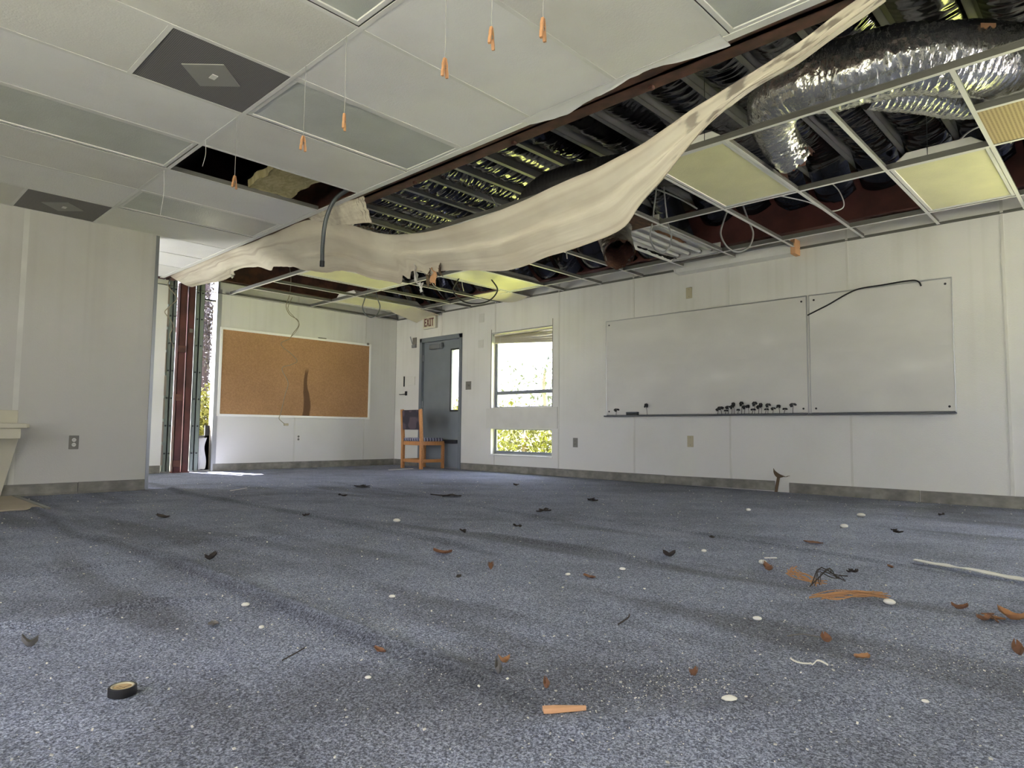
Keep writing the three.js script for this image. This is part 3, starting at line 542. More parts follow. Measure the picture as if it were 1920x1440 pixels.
// strip light on the wall
{
  const t = thing('strip_light', 'long white strip light on the right wall above the whiteboards with a tan end cap', 'wall light', [XR, 2.455, -3.14]);
  const s = new THREE.Shape([[0, -0.075], [-0.1, -0.06], [-0.125, -0.02], [-0.125, 0.04], [-0.105, 0.062], [0, 0.075]].map((q) => new THREE.Vector2(...q)));
  mesh('housing', [metric(new THREE.ExtrudeGeometry(s, { depth: 1.29, bevelEnabled: false }).translate(0, 0, -0.645))], mat.white, t);
  mesh('seam', [span(-0.128, -0.12, 0.028, 0.034, -0.645, 0.645)], mat.galvanised, t);
  const cap = box(0.135, 0.155, 0.05, -0.068, -0.006, 0.672, 0.006);
  const e = mesh('end_cap', [cap], mat.splinter, t); e.userData.label = 'tan wooden end cap';
  mesh('end_cap', [metric(new THREE.ExtrudeGeometry(s, { depth: 0.02, bevelEnabled: false }).translate(0, 0, -0.668))], mat.plateWhite, t);
}

// ------------------------------------------------------------------ flexible ducts
function ductGeo(pts, radii, { rib = 0.035, lump = 0.05, wr = 0.012, rings = 260, seg = 56, flat = 1 } = {}) {
  const c = new THREE.CatmullRomCurve3(pts.map((q) => V(...q)), false, 'centripetal'), L = c.getLength(), frames = c.computeFrenetFrames(rings), P0 = [];
  for (let i = 0; i <= rings; i++) P0.push(c.getPointAt(i / rings));
  return grid(rings, seg, (u, v) => {
    const i = Math.round(u * rings), a = v * Math.PI * 2, s = u * L, n = frames.normals[i], b = frames.binormals[i], f = u * (radii.length - 1), k = Math.min(Math.floor(f), radii.length - 2), r0 = lerp(radii[k], radii[k + 1], f - k);
    const ca = Math.cos(a), sa = Math.sin(a), crease = Math.abs(PN(s * 26 + 1.5 * ca, ca * 2.4 + 4, sa * 2.4)), r = r0 * (1 + lump * PN(s * 3, ca * 0.9, sa * 0.9)) - 0.004 * Math.abs(Math.cos((Math.PI * s) / rib)) - wr * crease * (0.6 + 0.9 * Math.abs(PN(s * 2.2, ca, sa + 3)));
    const q = P0[i];
    return [q.x + r * (n.x * ca + b.x * sa), q.y + flat * r * (n.y * ca + b.y * sa), q.z + r * (n.z * ca + b.z * sa)];
  }, (u, v) => [u * L, v * 1.1]);
}
function mouth(pts, radii, m, parent, name) { // the ragged open end at the path's last point
  const a = V(...pts[pts.length - 2]), e = V(...pts[pts.length - 1]), d = e.clone().sub(a).normalize(), r = radii[radii.length - 1], q = new THREE.Quaternion().setFromUnitVectors(V(0, 1, 0), d);
  const g = grid(40, 8, (u, v) => { const t = u * 2 * Math.PI, k = r * (1.0 - 0.3 * v), o = V(Math.cos(t) * k, 0.07 * (1 - v) * PN(Math.cos(t) * 3, Math.sin(t) * 3) + 0.02 * (1 - v) - 0.26 * v + 0.025 * PN(u * 30, v * 3), Math.sin(t) * k).applyQuaternion(q).add(e); return [o.x, o.y, o.z]; }, (u, v) => [u, v * 0.3]);
  return mesh(name, g, m, parent);
}
{
  const d1 = thing('flexible_duct', 'big silver foil flexible duct arching above the bare ceiling grid', 'duct');
  const p1 = [[4.62, 2.5, -1.7], [4.5, 2.58, -1.74], [4.3, 2.67, -1.73], [4.1, 2.7, -1.61], [4.0, 2.7, -1.42], [4.02, 2.69, -1.24], [4.06, 2.69, -1.04], [4.15, 2.69, -0.84], [4.31, 2.69, -0.66], [4.56, 2.7, -0.48], [4.95, 2.72, -0.3], [5.5, 2.78, 0.0]];
  mesh('foil_sleeve', ductGeo(p1, [0.125, 0.145, 0.175, 0.195, 0.205, 0.2, 0.2, 0.2, 0.2, 0.2, 0.2], { rings: 460, seg: 84, lump: 0.13, wr: 0.02 }), mat.foil, d1);
  mouth([p1[1], p1[0]], [0.125], mat.fibre, d1, 'liner');
  const tagGeo = (at, ry, rx) => { const g = box(0.085, 0.055, 0.002); g.applyMatrix4(new THREE.Matrix4().makeRotationFromEuler(new THREE.Euler(rx, ry, 0.1))); return g.translate(...at); };
  mesh('paper_label', [tagGeo([3.93, 2.64, -1.46], -0.75, -0.25)], mat.plateWhite, d1);
  mesh('paper_label', [tagGeo([4.2, 2.76, -0.52], -0.75, 0.1)], mat.splinter, d1);
  const d2 = thing('flexible_duct', 'shorter silver duct branch sagging behind the main duct toward the right edge', 'duct');
  const p2 = [[4.3, 2.66, -1.14], [4.5, 2.655, -0.92], [4.68, 2.65, -0.75], [4.82, 2.65, -0.58], [5.0, 2.7, -0.38], [5.3, 2.8, -0.15]];
  mesh('foil_sleeve', ductGeo(p2, [0.1, 0.12, 0.135, 0.135, 0.13, 0.12], { rings: 240, seg: 64, lump: 0.07, wr: 0.014 }), mat.foil, d2);
  const d3 = thing('flexible_duct', 'dark grey duct with white printing half hidden by the hanging strip', 'duct');
  const p3 = [[4.62, 2.5, -4.22], [4.56, 2.68, -4.12], [4.54, 2.79, -3.93], [4.6, 2.83, -3.6], [4.75, 2.85, -3.2], [4.9, 2.85, -2.8]];
  mesh('sleeve', ductGeo(p3, [0.15, 0.165, 0.17, 0.17, 0.17, 0.16], { rings: 180, seg: 48, lump: 0.04, wr: 0.006 }), mat.darkDuct, d3);
  const cv = document.createElement('canvas'); cv.width = 256; cv.height = 128;
  const cx = cv.getContext('2d'); cx.fillStyle = '#1d1c1c'; cx.fillRect(0, 0, 256, 128); cx.fillStyle = '#f2f2f0'; cx.font = 'bold 104px sans-serif'; cx.fillText('A12', 22, 100);
  const ct = new THREE.CanvasTexture(cv); ct.colorSpace = THREE.SRGBColorSpace;
  // printed patch that follows the sleeve
  const c3 = new THREE.CatmullRomCurve3(p3.map((q) => V(...q)), false, 'centripetal');
  mesh('printing', grid(16, 8, (u, v) => { const q = c3.getPointAt(0.54 + u * 0.1), a = Math.PI * (0.96 - v * 0.26), tg = c3.getTangentAt(0.54 + u * 0.1), side = V(-tg.z, 0, tg.x).normalize(); return [q.x + side.x * 0.176 * Math.cos(a), q.y + 0.176 * Math.sin(a), q.z + side.z * 0.176 * Math.cos(a)]; }, (u, v) => [u, 1 - v]), M(0xffffff, 0.5, { map: ct }), d3);
  const d4 = thing('flexible_duct', 'torn grey duct end with brown fibre hanging under the grid', 'duct');
  const p4 = [[5.2, 2.92, -3.68], [5.0, 2.62, -3.5], [4.78, 2.32, -3.33], [4.62, 2.1, -3.17]];
  mesh('foil_sleeve', ductGeo(p4, [0.17, 0.17, 0.16, 0.135], { rings: 150, seg: 64, lump: 0.1, wr: 0.035, rib: 0.045 }), mat.foilOld, d4);
  mouth([p4[2], p4[3]], [0.134], mat.fibre, d4, 'fibre_liner');
}

// ------------------------------------------------------------------ the strip of wall covering that hangs from the joint
{
  const topPts = [[2.9, 2.44, -8.6], [2.885, 2.438, -8.0], [2.885, 2.438, -7.0], [2.885, 2.438, -6.0], [2.9, 2.436, -5.3], [2.96, 2.38, -5.0], [3.0, 2.28, -4.72], [3.0, 2.13, -4.3], [3.0, 2.03, -3.78], [3.0, 2.015, -3.29], [3.0, 2.03, -2.88], [3.0, 2.07, -2.53], [3.0, 2.1, -2.21], [3.0, 2.15, -1.92], [3.0, 2.24, -1.61], [3.0, 2.31, -1.32], [3.0, 2.38, -1.07], [3.0, 2.45, -0.89], [3.0, 2.5, -0.74]];
  const botPts = [[3.3, 2.42, -8.95], [3.32, 2.41, -8.55], [3.32, 2.38, -8.1], [3.3, 2.4, -7.55], [3.3, 2.36, -7.2], [3.3, 2.32, -6.95], [3.28, 2.24, -6.55], [3.25, 2.16, -6.1], [3.25, 2.08, -5.6], [3.24, 1.99, -5.1], [3.23, 1.89, -4.8], [3.22, 1.82, -4.5], [3.22, 1.77, -4.3], [3.22, 1.8, -3.85], [3.2, 1.74, -3.45], [3.2, 1.69, -3.1], [3.2, 1.72, -2.75], [3.2, 1.74, -2.4], [3.18, 1.78, -2.15], [3.15, 1.87, -2.03], [3.1, 1.96, -1.85], [3.06, 2.1, -1.64], [3.04, 2.2, -1.48], [3.03, 2.26, -1.33], [3.02, 2.315, -1.08], [3.01, 2.4, -0.85], [3.01, 2.45, -0.72]];
  const ct = new THREE.CatmullRomCurve3(topPts.map((q) => V(...q)), false, 'centripetal'), cb = new THREE.CatmullRomCurve3(botPts.map((q) => V(...q)), false, 'centripetal');
  // ragged lower edge of the far half: [share of the length, how far the edge is eaten away]
  const rag = [[0, 0], [0.08, 0.05], [0.14, 0.02], [0.165, 0.26], [0.2, 0.3], [0.235, 0.26], [0.26, 0.03], [0.285, 0.24], [0.33, 0.2], [0.36, 0.05], [0.4, 0.0], [0.43, 0.05], [0.46, 0.03], [0.548, 0.0], [0.556, 0.24], [0.564, 0.12], [0.57, 0.3], [0.582, 0.24], [0.592, 0.03], [0.65, 0.0], [1, 0]];
  const eaten = (u) => { for (let i = 0; i + 1 < rag.length; i++) if (u <= rag[i + 1][0]) { const t = (u - rag[i][0]) / (rag[i + 1][0] - rag[i][0]); return lerp(rag[i][1], rag[i + 1][1], t * t * (3 - 2 * t)); } return 0; };
  const g = sheet(420, 26, (u, v) => {
    const A = ct.getPointAt(u), B = cb.getPointAt(u), w = v * (1 - eaten(u)) + (v > 0.9 ? 0.012 * PN(u * 160, 3) * (u < 0.56 ? 1 : 0.2) : 0), q = A.lerp(B, w);
    const fold = 0.022 * Math.sin(w * 13 + 2.5 * Math.sin(u * 6)) * Math.sin(Math.PI * clamp(w * 1.4, 0, 1)) + 0.02 * PN(u * 9, w * 3) + 0.008 * PN(u * 40, w * 7), bulge = 0.05 * Math.sin(Math.PI * w);
    return [q.x + fold * 0.8 + bulge * 0.5, q.y - fold * 0.35 - bulge * 0.55, q.z];
  }, 0.006, (u, v) => [u, v]);
  const s = thing('hanging_strip', 'long stained cream ceiling covering strip sagging like a hammock across the room', 'ceiling covering');
  mesh('covering', g, mat.fabric, s);
  const scrap = (at, w, h, tilt, m, seed) => mesh('torn_scrap', sheet(8, 8, (u, v) => [at[0] + (u - 0.5) * w * 0.7 + 0.03 * PN(u * 2, v * 2, seed), at[1] - v * h * (0.6 + 0.5 * Math.abs(PN(u * 4, seed))) + tilt * (u - 0.5) * w, at[2] - (u - 0.5) * w + 0.05 * PN(u * 3 + seed, v * 3)], 0.004), m, s);
  scrap([3.22, 1.95, -4.16], 0.22, 0.22, 0.5, mat.white, 1.3);
  scrap([3.24, 1.88, -4.02], 0.16, 0.16, -0.4, mat.kraft, 2.9);
  scrap([3.22, 1.84, -3.94], 0.1, 0.17, 0.2, mat.splinter, 4.7);
  scrap([3.21, 1.9, -3.84], 0.1, 0.13, 0.8, mat.kraft, 6.1);
  scrap([3.2, 1.74, -4.06], 0.05, 0.1, 0.1, mat.plateWhite, 7.7);
  scrap([3.3, 2.42, -7.75], 0.1, 0.08, 0.3, mat.plateWhite, 9.1);
  tag(mesh('torn_flap', sheet(12, 10, (u, v) => { const j = u > 0.9 ? 0.02 * PN(v * 22, 5) : 0; return [2.88 + 0.1 * v + 0.02 * PN(u * 3, v * 3), 2.438 - v * (0.02 + 0.17 * Math.pow(u, 0.7)) + 0.01 * PN(u * 5, v * 5), lerp(-5.25, -4.42, u) + j]; }, 0.005), mat.fabric), 'short torn flap hanging from the ceiling edge above the grey conduit', 'ceiling covering');
}

// ------------------------------------------------------------------ strings and clothespins
{
  const pinShape = new THREE.Shape([[0, 0], [0.008, 0], [0.0095, 0.02], [0.007, 0.034], [0.009, 0.05], [0.004, 0.075], [0, 0.075]].map((q) => new THREE.Vector2(...q)));
  const jawGeo = metric(new THREE.ExtrudeGeometry(pinShape, { depth: 0.009, bevelEnabled: true, bevelSize: 0.001, bevelThickness: 0.001, bevelSegments: 1 }).translate(0, -0.075, -0.0045));
  const springGeo = merge([plain(new THREE.TorusGeometry(0.006, 0.0012, 6, 14)), plain(new THREE.TorusGeometry(0.006, 0.0012, 6, 14).translate(0, 0, 0.004)), plain(new THREE.TorusGeometry(0.006, 0.0012, 6, 14).translate(0, 0, -0.004))]);
  const list = [ // z of the string, height of the pin's top, which
    [-1.93, 2.045, 'longest strung wooden clothespin, second column left of the middle top pins', 0.1, 0.02], [-1.67, 2.06, 'splayed wooden clothespin hanging on a string at the top centre', 0.5, 0.18], [-1.42, 1.985, 'rightmost wooden clothespin hanging near the top edge', 0.3, 0.05],
    [-2.65, 2.06, 'wooden clothespin hanging before the grey lens panel in the ceiling', 0.8, 0.08], [-3.03, 2.07, 'wooden clothespin hanging just left of the grey lens panel', 0.2, 0.05], [-3.83, 2.075, 'wooden clothespin hanging before the open black tile gap', 0.6, 0.12],
  ];
  for (const [z, y, label, turn, open] of list) {
    const t = thing('hanging_clothespin', label, 'clothespin', [1.62, y, z], turn, 'clothespins on strings from the ceiling grid');
    for (const s of [-1, 1]) { const j = mesh('jaw', jawGeo, mat.pinWood, t); j.scale.x = s; j.position.x = s * 0.0015; j.rotation.z = s * (0.07 + open); }
    mesh('spring', springGeo, mat.spring, t).position.set(0, -0.036, 0);
    mesh('string', [rod([0, -0.01, 0], [0.002, H - y, 0], 0.0014, 5)], mat.string, t);
  }
  for (const [z, y, label] of [[-4.31, 2.26, 'short bare white string dangling at the open tile gap'], [-5.05, 2.1, 'bare string without a pin left of the open tile gap']])
    tag(mesh('loose_string', [tube([[1.625, H, z], [1.63, (H + y) / 2, z], [1.61, y, z + 0.01]], 0.0017, 12, 5)], mat.cableWhite), label, 'string', 'bare strings from the ceiling grid');
  // insulation lying over the open gap
  tag(mesh('insulation_batt', sheet(24, 10, (u, v) => [2.2 + u * 0.36 + 0.03 * PN(v * 4, 1), 2.53 + 0.012 * PN(u * 5, v * 4), -4.42 - v * 0.58], -0.06), mat.batt), 'pale yellow insulation batt lying over the open ceiling gap', 'insulation');
}

// ------------------------------------------------------------------ loose cables
{
  const cable = (label, pts, r, m, cat = 'cable') => tag(mesh('loose_cable', [tube(pts, r, pts.length * 10, 7)], m), label, cat);
  const loop = (cx, cy, z, rx, ry, rise) => [[cx - rx * 0.25, cy + ry + rise, z], [cx - rx * 0.75, cy + ry * 0.5, z], [cx - rx, cy - ry * 0.2, z + 0.01], [cx - rx * 0.6, cy - ry * 0.85, z + 0.02], [cx, cy - ry, z + 0.02], [cx + rx * 0.65, cy - ry * 0.75, z + 0.01], [cx + rx, cy - ry * 0.1, z], [cx + rx * 0.7, cy + ry * 0.6, z], [cx + rx * 0.3, cy + ry + rise, z]];
  const skew = (pts, k) => pts.map(([x, y, z], i) => [x, y, z + (x - pts[0][0]) * k]); // turn a loop about the vertical
  cable('large grey cable loop hanging from the grid left of the strip light end', skew(loop(5.62, 2.4, -2.62, 0.115, 0.19, 0.1), 0.9), 0.0075, mat.cable);
  cable('narrow grey cable loop hanging before the open troffer tubes', skew(loop(5.1, 2.35, -3.08, 0.075, 0.17, 0.3), 0.9), 0.007, mat.cable);
  cable('thick black cable loop hanging before a yellow lens panel', skew(loop(5.5, 2.34, -5.95, 0.2, 0.2, 0.12), 0.95), 0.009, mat.cableBlack);
  cable('grey cable loop hanging near the corkboard end of the grid', skew(loop(5.3, 2.33, -7.85, 0.09, 0.17, 0.14), 0.95), 0.008, mat.conduit);
  cable('grey cable drooping in the dark grid left of the torn duct', [[4.3, 2.8, -4.4], [4.45, 2.55, -4.3], [4.6, 2.47, -4.2], [4.75, 2.48, -4.05], [4.85, 2.6, -3.95], [4.86, 2.85, -3.95]], 0.006, mat.cable);
  cable('straight grey cable dropping through the dark grid left of the torn duct', [[4.87, 2.95, -3.95], [4.88, 2.6, -3.94], [4.87, 2.3, -3.95], [4.88, 2.24, -3.95]], 0.006, mat.cable);
  cable('white looped wire in the dark grid above the strip light cap', [[5.55, 2.62, -2.2], [5.75, 2.56, -2.0], [5.9, 2.5, -1.9], [6.05, 2.56, -1.82], [6.05, 2.7, -1.85], [6.0, 2.78, -1.9]], 0.005, mat.cableWhite);
  cable('curved grey cable above the yellow panel housing', [[5.35, 2.6, -0.88], [5.42, 2.7, -0.8], [5.55, 2.76, -0.72], [5.72, 2.76, -0.65], [5.85, 2.7, -0.62]], 0.007, mat.cable);
  cable('pale cable crossing the dark grid cell at the right edge', [[5.3, 2.75, -0.5], [5.6, 2.66, -0.42], [5.95, 2.6, -0.38], [6.3, 2.62, -0.3]], 0.007, mat.cable);
  cable('arched grey cable beside the hanging strip below the cream lens', [[4.4, 2.47, -3.2], [4.55, 2.62, -3.05], [4.75, 2.65, -2.95], [5.0, 2.58, -2.8], [5.1, 2.5, -2.7]], 0.007, mat.cable);
  cable('thin hanger wire loop over the far dark ceiling cells', [[5.0, 2.95, -6.3], [5.1, 2.7, -6.35], [5.35, 2.47, -6.55], [5.7, 2.46, -6.75]], 0.004, mat.cableWhite);
  cable('pale hanger wire slanting through the far dark ceiling cells', [[5.2, 2.95, -5.9], [5.35, 2.65, -6.0], [5.55, 2.46, -6.2], [5.85, 2.44, -6.5]], 0.004, mat.cableWhite);
  cable('thin wire hanging through the ceiling before the corkboard wall', [[4.75, 3.0, -7.6], [4.74, 2.75, -7.6], [4.75, 2.6, -7.62], [4.78, 2.5, -7.6]], 0.003, mat.wireThin);
  for (const [x, z, n] of [[5.12, -1.0, 'thin hanger wire holding the grid above the yellow panel'], [3.88, -2.0, 'thin hanger wire by the silver duct end'], [5.1, -5.1, 'thin hanger wire over the middle of the dark grid']]) cable(n, [[x, H + 0.04, z], [x + 0.01, 2.75, z], [x, 3.1, z]], 0.0022, mat.darkMetal, 'wire');
  const cord = thing('dangling_cord', 'thin kinked cord dangling in front of the corkboard with a plug at its end', 'cord');
  mesh('cord', [tube([[4.66, 3.1, -9.05], [4.7, 2.8, -9.02], [4.68, 2.56, -9.0], [4.63, 2.36, -9.0], [4.7, 2.25, -9.01], [4.82, 2.19, -9.0], [4.84, 2.12, -9.0], [4.75, 1.98, -9.0], [4.7, 1.9, -9.0], [4.58, 1.82, -9.02], [4.62, 1.76, -9.02], [4.72, 1.69, -9.0], [4.83, 1.58, -9.0], [4.74, 1.52, -9.0], [4.6, 1.46, -9.0], [4.7, 1.25, -9.0], [4.66, 1.08, -9.0], [4.6, 0.8, -9.0], [4.58, 0.73, -9.0], [4.62, 0.69, -9.0], [4.66, 0.66, -9.0]], 0.005, 200, 6), tube([[4.73, 2.52, -9.02], [4.66, 2.33, -9.0], [4.76, 2.24, -9.02], [4.85, 2.14, -9.01], [4.8, 2.02, -9.0], [4.72, 1.92, -9.01]], 0.004, 60, 6)], mat.wireThin, cord);
  mesh('plug', [box(0.07, 0.035, 0.03, 4.69, 0.645, -9.0, 0.008)], mat.plateBeige, cord);
  const cordB = tube([[3.02, 2.5, -8.96], [2.98, 2.38, -8.9], [3.06, 2.3, -8.92], [3.1, 2.24, -8.92], [3.0, 2.1, -8.95], [2.97, 2.05, -8.95], [3.05, 1.95, -8.95], [3.08, 1.88, -8.95], [3.04, 1.75, -8.95], [3.1, 1.6, -8.95]], 0.006, 90, 6);
  tag(mesh('dangling_cord', [cordB], mat.wireThin), 'thin curled cord hanging left of the red steel column', 'cord');
  const pipe = thing('flexible_conduit', 'grey flexible conduit bent down over the hanging strip', 'conduit');
  mesh('conduit', [tube([[2.95, 2.62, -4.35], [2.86, 2.53, -4.52], [2.8, 2.45, -4.68], [2.78, 2.3, -4.78], [2.78, 2.1, -4.82], [2.78, 1.95, -4.82]], 0.017, 70, 12)], mat.conduit, pipe);
  mesh('cut_end', [tube([[2.78, 1.96, -4.82], [2.78, 1.915, -4.82]], 0.02, 2, 10)], mat.darkMetal, pipe);
}

// ------------------------------------------------------------------ windows and door
function windowUnit(n, z0, z1) {
  const w = struct('window_' + n), X0 = XR + 0.085, X1 = XR + 0.115;
  const ring = (y0, y1, t) => [span(X0, X1, y0, y0 + t, z0, z1), span(X0, X1, y1 - t, y1, z0, z1), span(X0, X1, y0, y1, z0, z0 + t), span(X0, X1, y0, y1, z1 - t, z1)];
  mesh('frame', ring(0.91, 2.0, 0.022), mat.aluminium, w);
  mesh('frame', ring(0.245, 0.62, 0.022), mat.aluminium, w);
  mesh('rail', [span(X0 - 0.012, X1, 1.105, 1.155, z0 + 0.02, z1 - 0.02, 0.004)], mat.windowGrey, w);
  mesh('side_track', [span(X0 - 0.016, X0, 0.93, 1.98, z0 + 0.018, z0 + 0.055), span(X0 - 0.016, X0, 0.267, 0.6, z0 + 0.018, z0 + 0.05), span(X0 - 0.012, X0, 0.267, 0.3, z0 + 0.02, z1 - 0.02)], mat.windowGrey, w);
  for (const [a, b] of [[0.932, 1.115], [1.15, 1.978], [0.267, 0.598]]) mesh('pane', [span(X0 + 0.012, X0 + 0.016, a, b, z0 + 0.022, z1 - 0.022)].map((g) => g), mat.paneGlass, w);
  for (const [a, b] of [[0.91, 2.0], [0.245, 0.62]]) mesh('jamb_lining', [span(XR, X0, a, b, z0, z0 + 0.006), span(XR, X0, a, b, z1 - 0.006, z1), span(XR, X0, a, a + 0.006, z0, z1), span(XR, X0, b - 0.006, b, z0, z1)], mat.white, w);
  mesh('sill', [span(XR - 0.012, XR + 0.085, 0.232, 0.25, z0 - 0.012, z1 + 0.012, 0.003)], mat.white, w);
  mesh('trim_bead', [span(XR - 0.006, XR, 0.908, 2.06, z0 - 0.008, z0, 0.002), span(XR - 0.006, XR, 0.908, 2.1, z1, z1 + 0.008, 0.002), span(XR - 0.006, XR, 2.0, 2.008, z0 - 0.006, z1 + 0.006, 0.002)], mat.plateGrey, w);
}
WIN.forEach(([a, b], i) => windowUnit(i + 1, a, b));
{
  const b = thing('window_blind', 'pale mini blind gathered crooked at the top of the window', 'blind', [XR + 0.045, 1.99, -6.28]);
  mesh('head_rail', [box(0.035, 0.03, 1.12, 0, -0.018, 0, 0.004)], mat.laminate, b);
  for (let i = 0; i < 22; i++) { const s = mesh('slat', [box(0.026, 0.0018, 1.1, rr(-0.003, 0.003), 0, 0)], i % 3 ? mat.laminate : mat.plateBeige, b); s.position.y = -0.04 - i * 0.0052; s.rotation.x = 0.004 + 0.0025 * i + rr(-0.003, 0.003); s.rotation.z = 0.55 + rr(-0.15, 0.15); }
  const r = mesh('bottom_rail', [box(0.028, 0.014, 1.1, 0, 0, 0, 0.004)], mat.laminate, b); r.position.y = -0.162; r.rotation.x = 0.06;
  mesh('wand', [rod([-0.02, -0.03, -0.43], [-0.02, -0.5, -0.44], 0.003, 6)], mat.plateWhite, b);
}
{
  const d = struct('door_1'), z0 = -8.52, z1 = -7.5;
  mesh('frame', [span(XR - 0.02, XR + 0.12, -0.02, 2.07, z0, z0 + 0.06, 0.003), span(XR - 0.02, XR + 0.12, -0.02, 2.07, z1 - 0.055, z1, 0.003), span(XR - 0.02, XR + 0.12, 2.0, 2.07, z0, z1, 0.003)], mat.frameGrey, d);
  const a = z0 + 0.062, b = z1 - 0.057, lite = [-7.77, -7.6, 0.9, 1.83];
  const leaf = mesh('door_leaf', cut([a, b, 0.01, 1.998], [lite]).map(([p, q, r, s]) => span(XR + 0.03, XR + 0.075, r, s, p, q)), mat.doorGrey, d);
  mesh('lite_frame', [span(XR + 0.02, XR + 0.032, 0.875, 1.855, lite[0] - 0.024, lite[0]), span(XR + 0.02, XR + 0.032, 0.875, 1.855, lite[1], lite[1] + 0.02), span(XR + 0.02, XR + 0.032, 0.875, 0.9, lite[0] - 0.02, lite[1] + 0.02), span(XR + 0.02, XR + 0.032, 1.83, 1.855, lite[0] - 0.02, lite[1] + 0.02)], mat.darkMetal, leaf);
  mesh('pane', [span(XR + 0.05, XR + 0.054, 0.9, 1.83, lite[0], lite[1])], mat.paneGlass, leaf);
  mesh('closer', [box(0.07, 0.07, 0.26, XR - 0.01, 1.905, -8.12, 0.008), beamBox([XR - 0.02, 1.95, -8.02], [XR - 0.05, 1.985, -8.3], 0.02, 0.008), box(0.05, 0.09, 0.05, XR - 0.01, 1.92, -7.99, 0.008)], mat.brushed, leaf);
  mesh('push_bar', [span(XR - 0.04, XR + 0.03, 0.385, 0.44, a + 0.06, b - 0.01, 0.01)], mat.darkMetal, leaf);
  mesh('threshold', [span(XR - 0.01, XR + 0.12, -0.01, 0.016, a, b, 0.004)], mat.brushed, d);
  mesh('hinge', [0.3, 1.0, 1.75].map((y) => rod([XR + 0.012, y - 0.05, a - 0.002], [XR + 0.012, y + 0.05, a - 0.002], 0.009, 8)), mat.brushed, d);
}
const font = await new FontLoader().loadAsync('fonts/droid/droid_sans_bold.typeface.json');
{
  const e = thing('exit_sign', 'white box exit sign with dark red letters above the door', 'sign', [XR, 2.31, -8.25]);
  mesh('housing', [box(0.055, 0.2, 0.32, -0.0275, 0, 0, 0.008)], mat.laminate, e);
  const tg = new TextGeometry('EXIT', { font, size: 0.125, depth: 0.003, bevelEnabled: false, curveSegments: 4 });
  tg.computeBoundingBox(); const bb = tg.boundingBox;
  tg.translate(-(bb.min.x + bb.max.x) / 2, -(bb.min.y + bb.max.y) / 2, 0).scale(0.66, 1.05, 1).rotateY(-Math.PI / 2).translate(-0.055, 0, 0.005);
  mesh('lettering', plain(tg), M(0x5e2a28, 0.5), e);
  mesh('edge_rim', [span(-0.058, -0.05, -0.1, 0.1, 0.148, 0.16), span(-0.058, -0.05, -0.1, 0.1, -0.16, -0.148), span(-0.058, -0.05, 0.09, 0.1, -0.16, 0.16), span(-0.058, -0.05, -0.1, -0.09, -0.16, 0.16)], mat.plateWhite, e);
  const h = thing('wall_fixture', 'small torn grey wall fixture left of the door top', 'fixture', [XR, 2.02, -8.67]);
  mesh('back_plate', [box(0.012, 0.17, 0.1, -0.006, 0, 0, 0.003)], mat.plateGrey, h);
  mesh('bracket', [box(0.03, 0.05, 0.09, -0.025, -0.06, 0.005, 0.005), beamBox([-0.02, -0.02, -0.04], [-0.06, 0.1, -0.05], 0.02, 0.008)], mat.brushed, h);
  const t = thing('key_switch', 'pale wall plate with a black slot left of the grey door', 'switch', [XR, 1.39, -8.8]);
  mesh('plate', [box(0.012, 0.14, 0.26, -0.006, 0, 0.03, 0.003)], mat.plateWhite, t); mesh('slot', [box(0.014, 0.17, 0.02, -0.008, 0, -0.13, 0.003)], mat.black, t);
  const k = thing('wall_hook', 'small black hook on the wall left of the chair', 'hook', [XR, 1.19, -8.87]);
  mesh('plate', [box(0.016, 0.07, 0.05, -0.008, 0, 0, 0.004)], mat.black, k); mesh('arm', [tube([[-0.01, -0.01, -0.02], [-0.05, -0.02, -0.08], [-0.05, -0.015, -0.13]], 0.006, 12, 6)], mat.black, k);
  const sw = thing('light_switch', 'grey light switch plate between the door and the window', 'switch', [XR, 1.26, -7.345]);
  mesh('plate', [box(0.01, 0.125, 0.115, -0.005, 0, 0, 0.003)], mat.plateGrey, sw); for (const e of [-1, 1]) mesh('toggle', [box(0.016, 0.03, 0.012, -0.012, 0, e * 0.022, 0.003)], mat.plateGrey, sw);
  for (const [y, z, hh, label] of [[2.255, -7.08, 0.13, 'faint pale square patch on the wall above the light switch, upper'], [1.87, -7.09, 0.12, 'faint pale patch on the wall between door and window, lower']]) { const m = mesh('wall_patch', [box(0.006, hh, 0.11, 0, 0, 0, 0.002)], mat.batten); m.position.set(XR - 0.003, y, z); tag(m, label, 'plate'); }
  const blank = (y, z, label) => { const b = thing('blank_plate', label, 'wall plate', [XR, y, z]); mesh('plate', [box(0.007, 0.125, 0.075, -0.0035, 0, 0, 0.003)], mat.plateBeige, b); for (const e of [-1, 1]) mesh('screw', [rod([-0.006, e * 0.04, 0], [-0.009, e * 0.04, 0], 0.004, 8)], mat.plateGrey, b); };
  blank(2.165, -3.68, 'beige blank plate above the left whiteboard under the strip light');
  blank(0.49, -3.68, 'beige blank plate low on the wall under the left whiteboard');
  const outlet = (at, turn, plate, face, label) => {
    const o = thing('power_outlet', label, 'outlet', at, turn);
    mesh('plate', [box(0.075, 0.12, 0.007, 0, 0, 0.0035, 0.003)], plate, o);
    for (const s of [-1, 1]) { const r = mesh('socket', [rod([0, s * 0.021, 0.006], [0, s * 0.021, 0.0095], 0.0165, 14)], face, o); mesh('slot', [box(0.003, 0.009, 0.003, -0.006, s * 0.021, 0.009), box(0.003, 0.009, 0.003, 0.006, s * 0.021, 0.009)], mat.black, r); }
    mesh('screw', [rod([0, 0, 0.006], [0, 0, 0.009], 0.003, 8)], mat.galvanised, o);
  };
  outlet([1.575, 0.45, ZL], 0, mat.plateGrey, mat.plateWhite, 'dark plated double outlet with white sockets on the left wall');
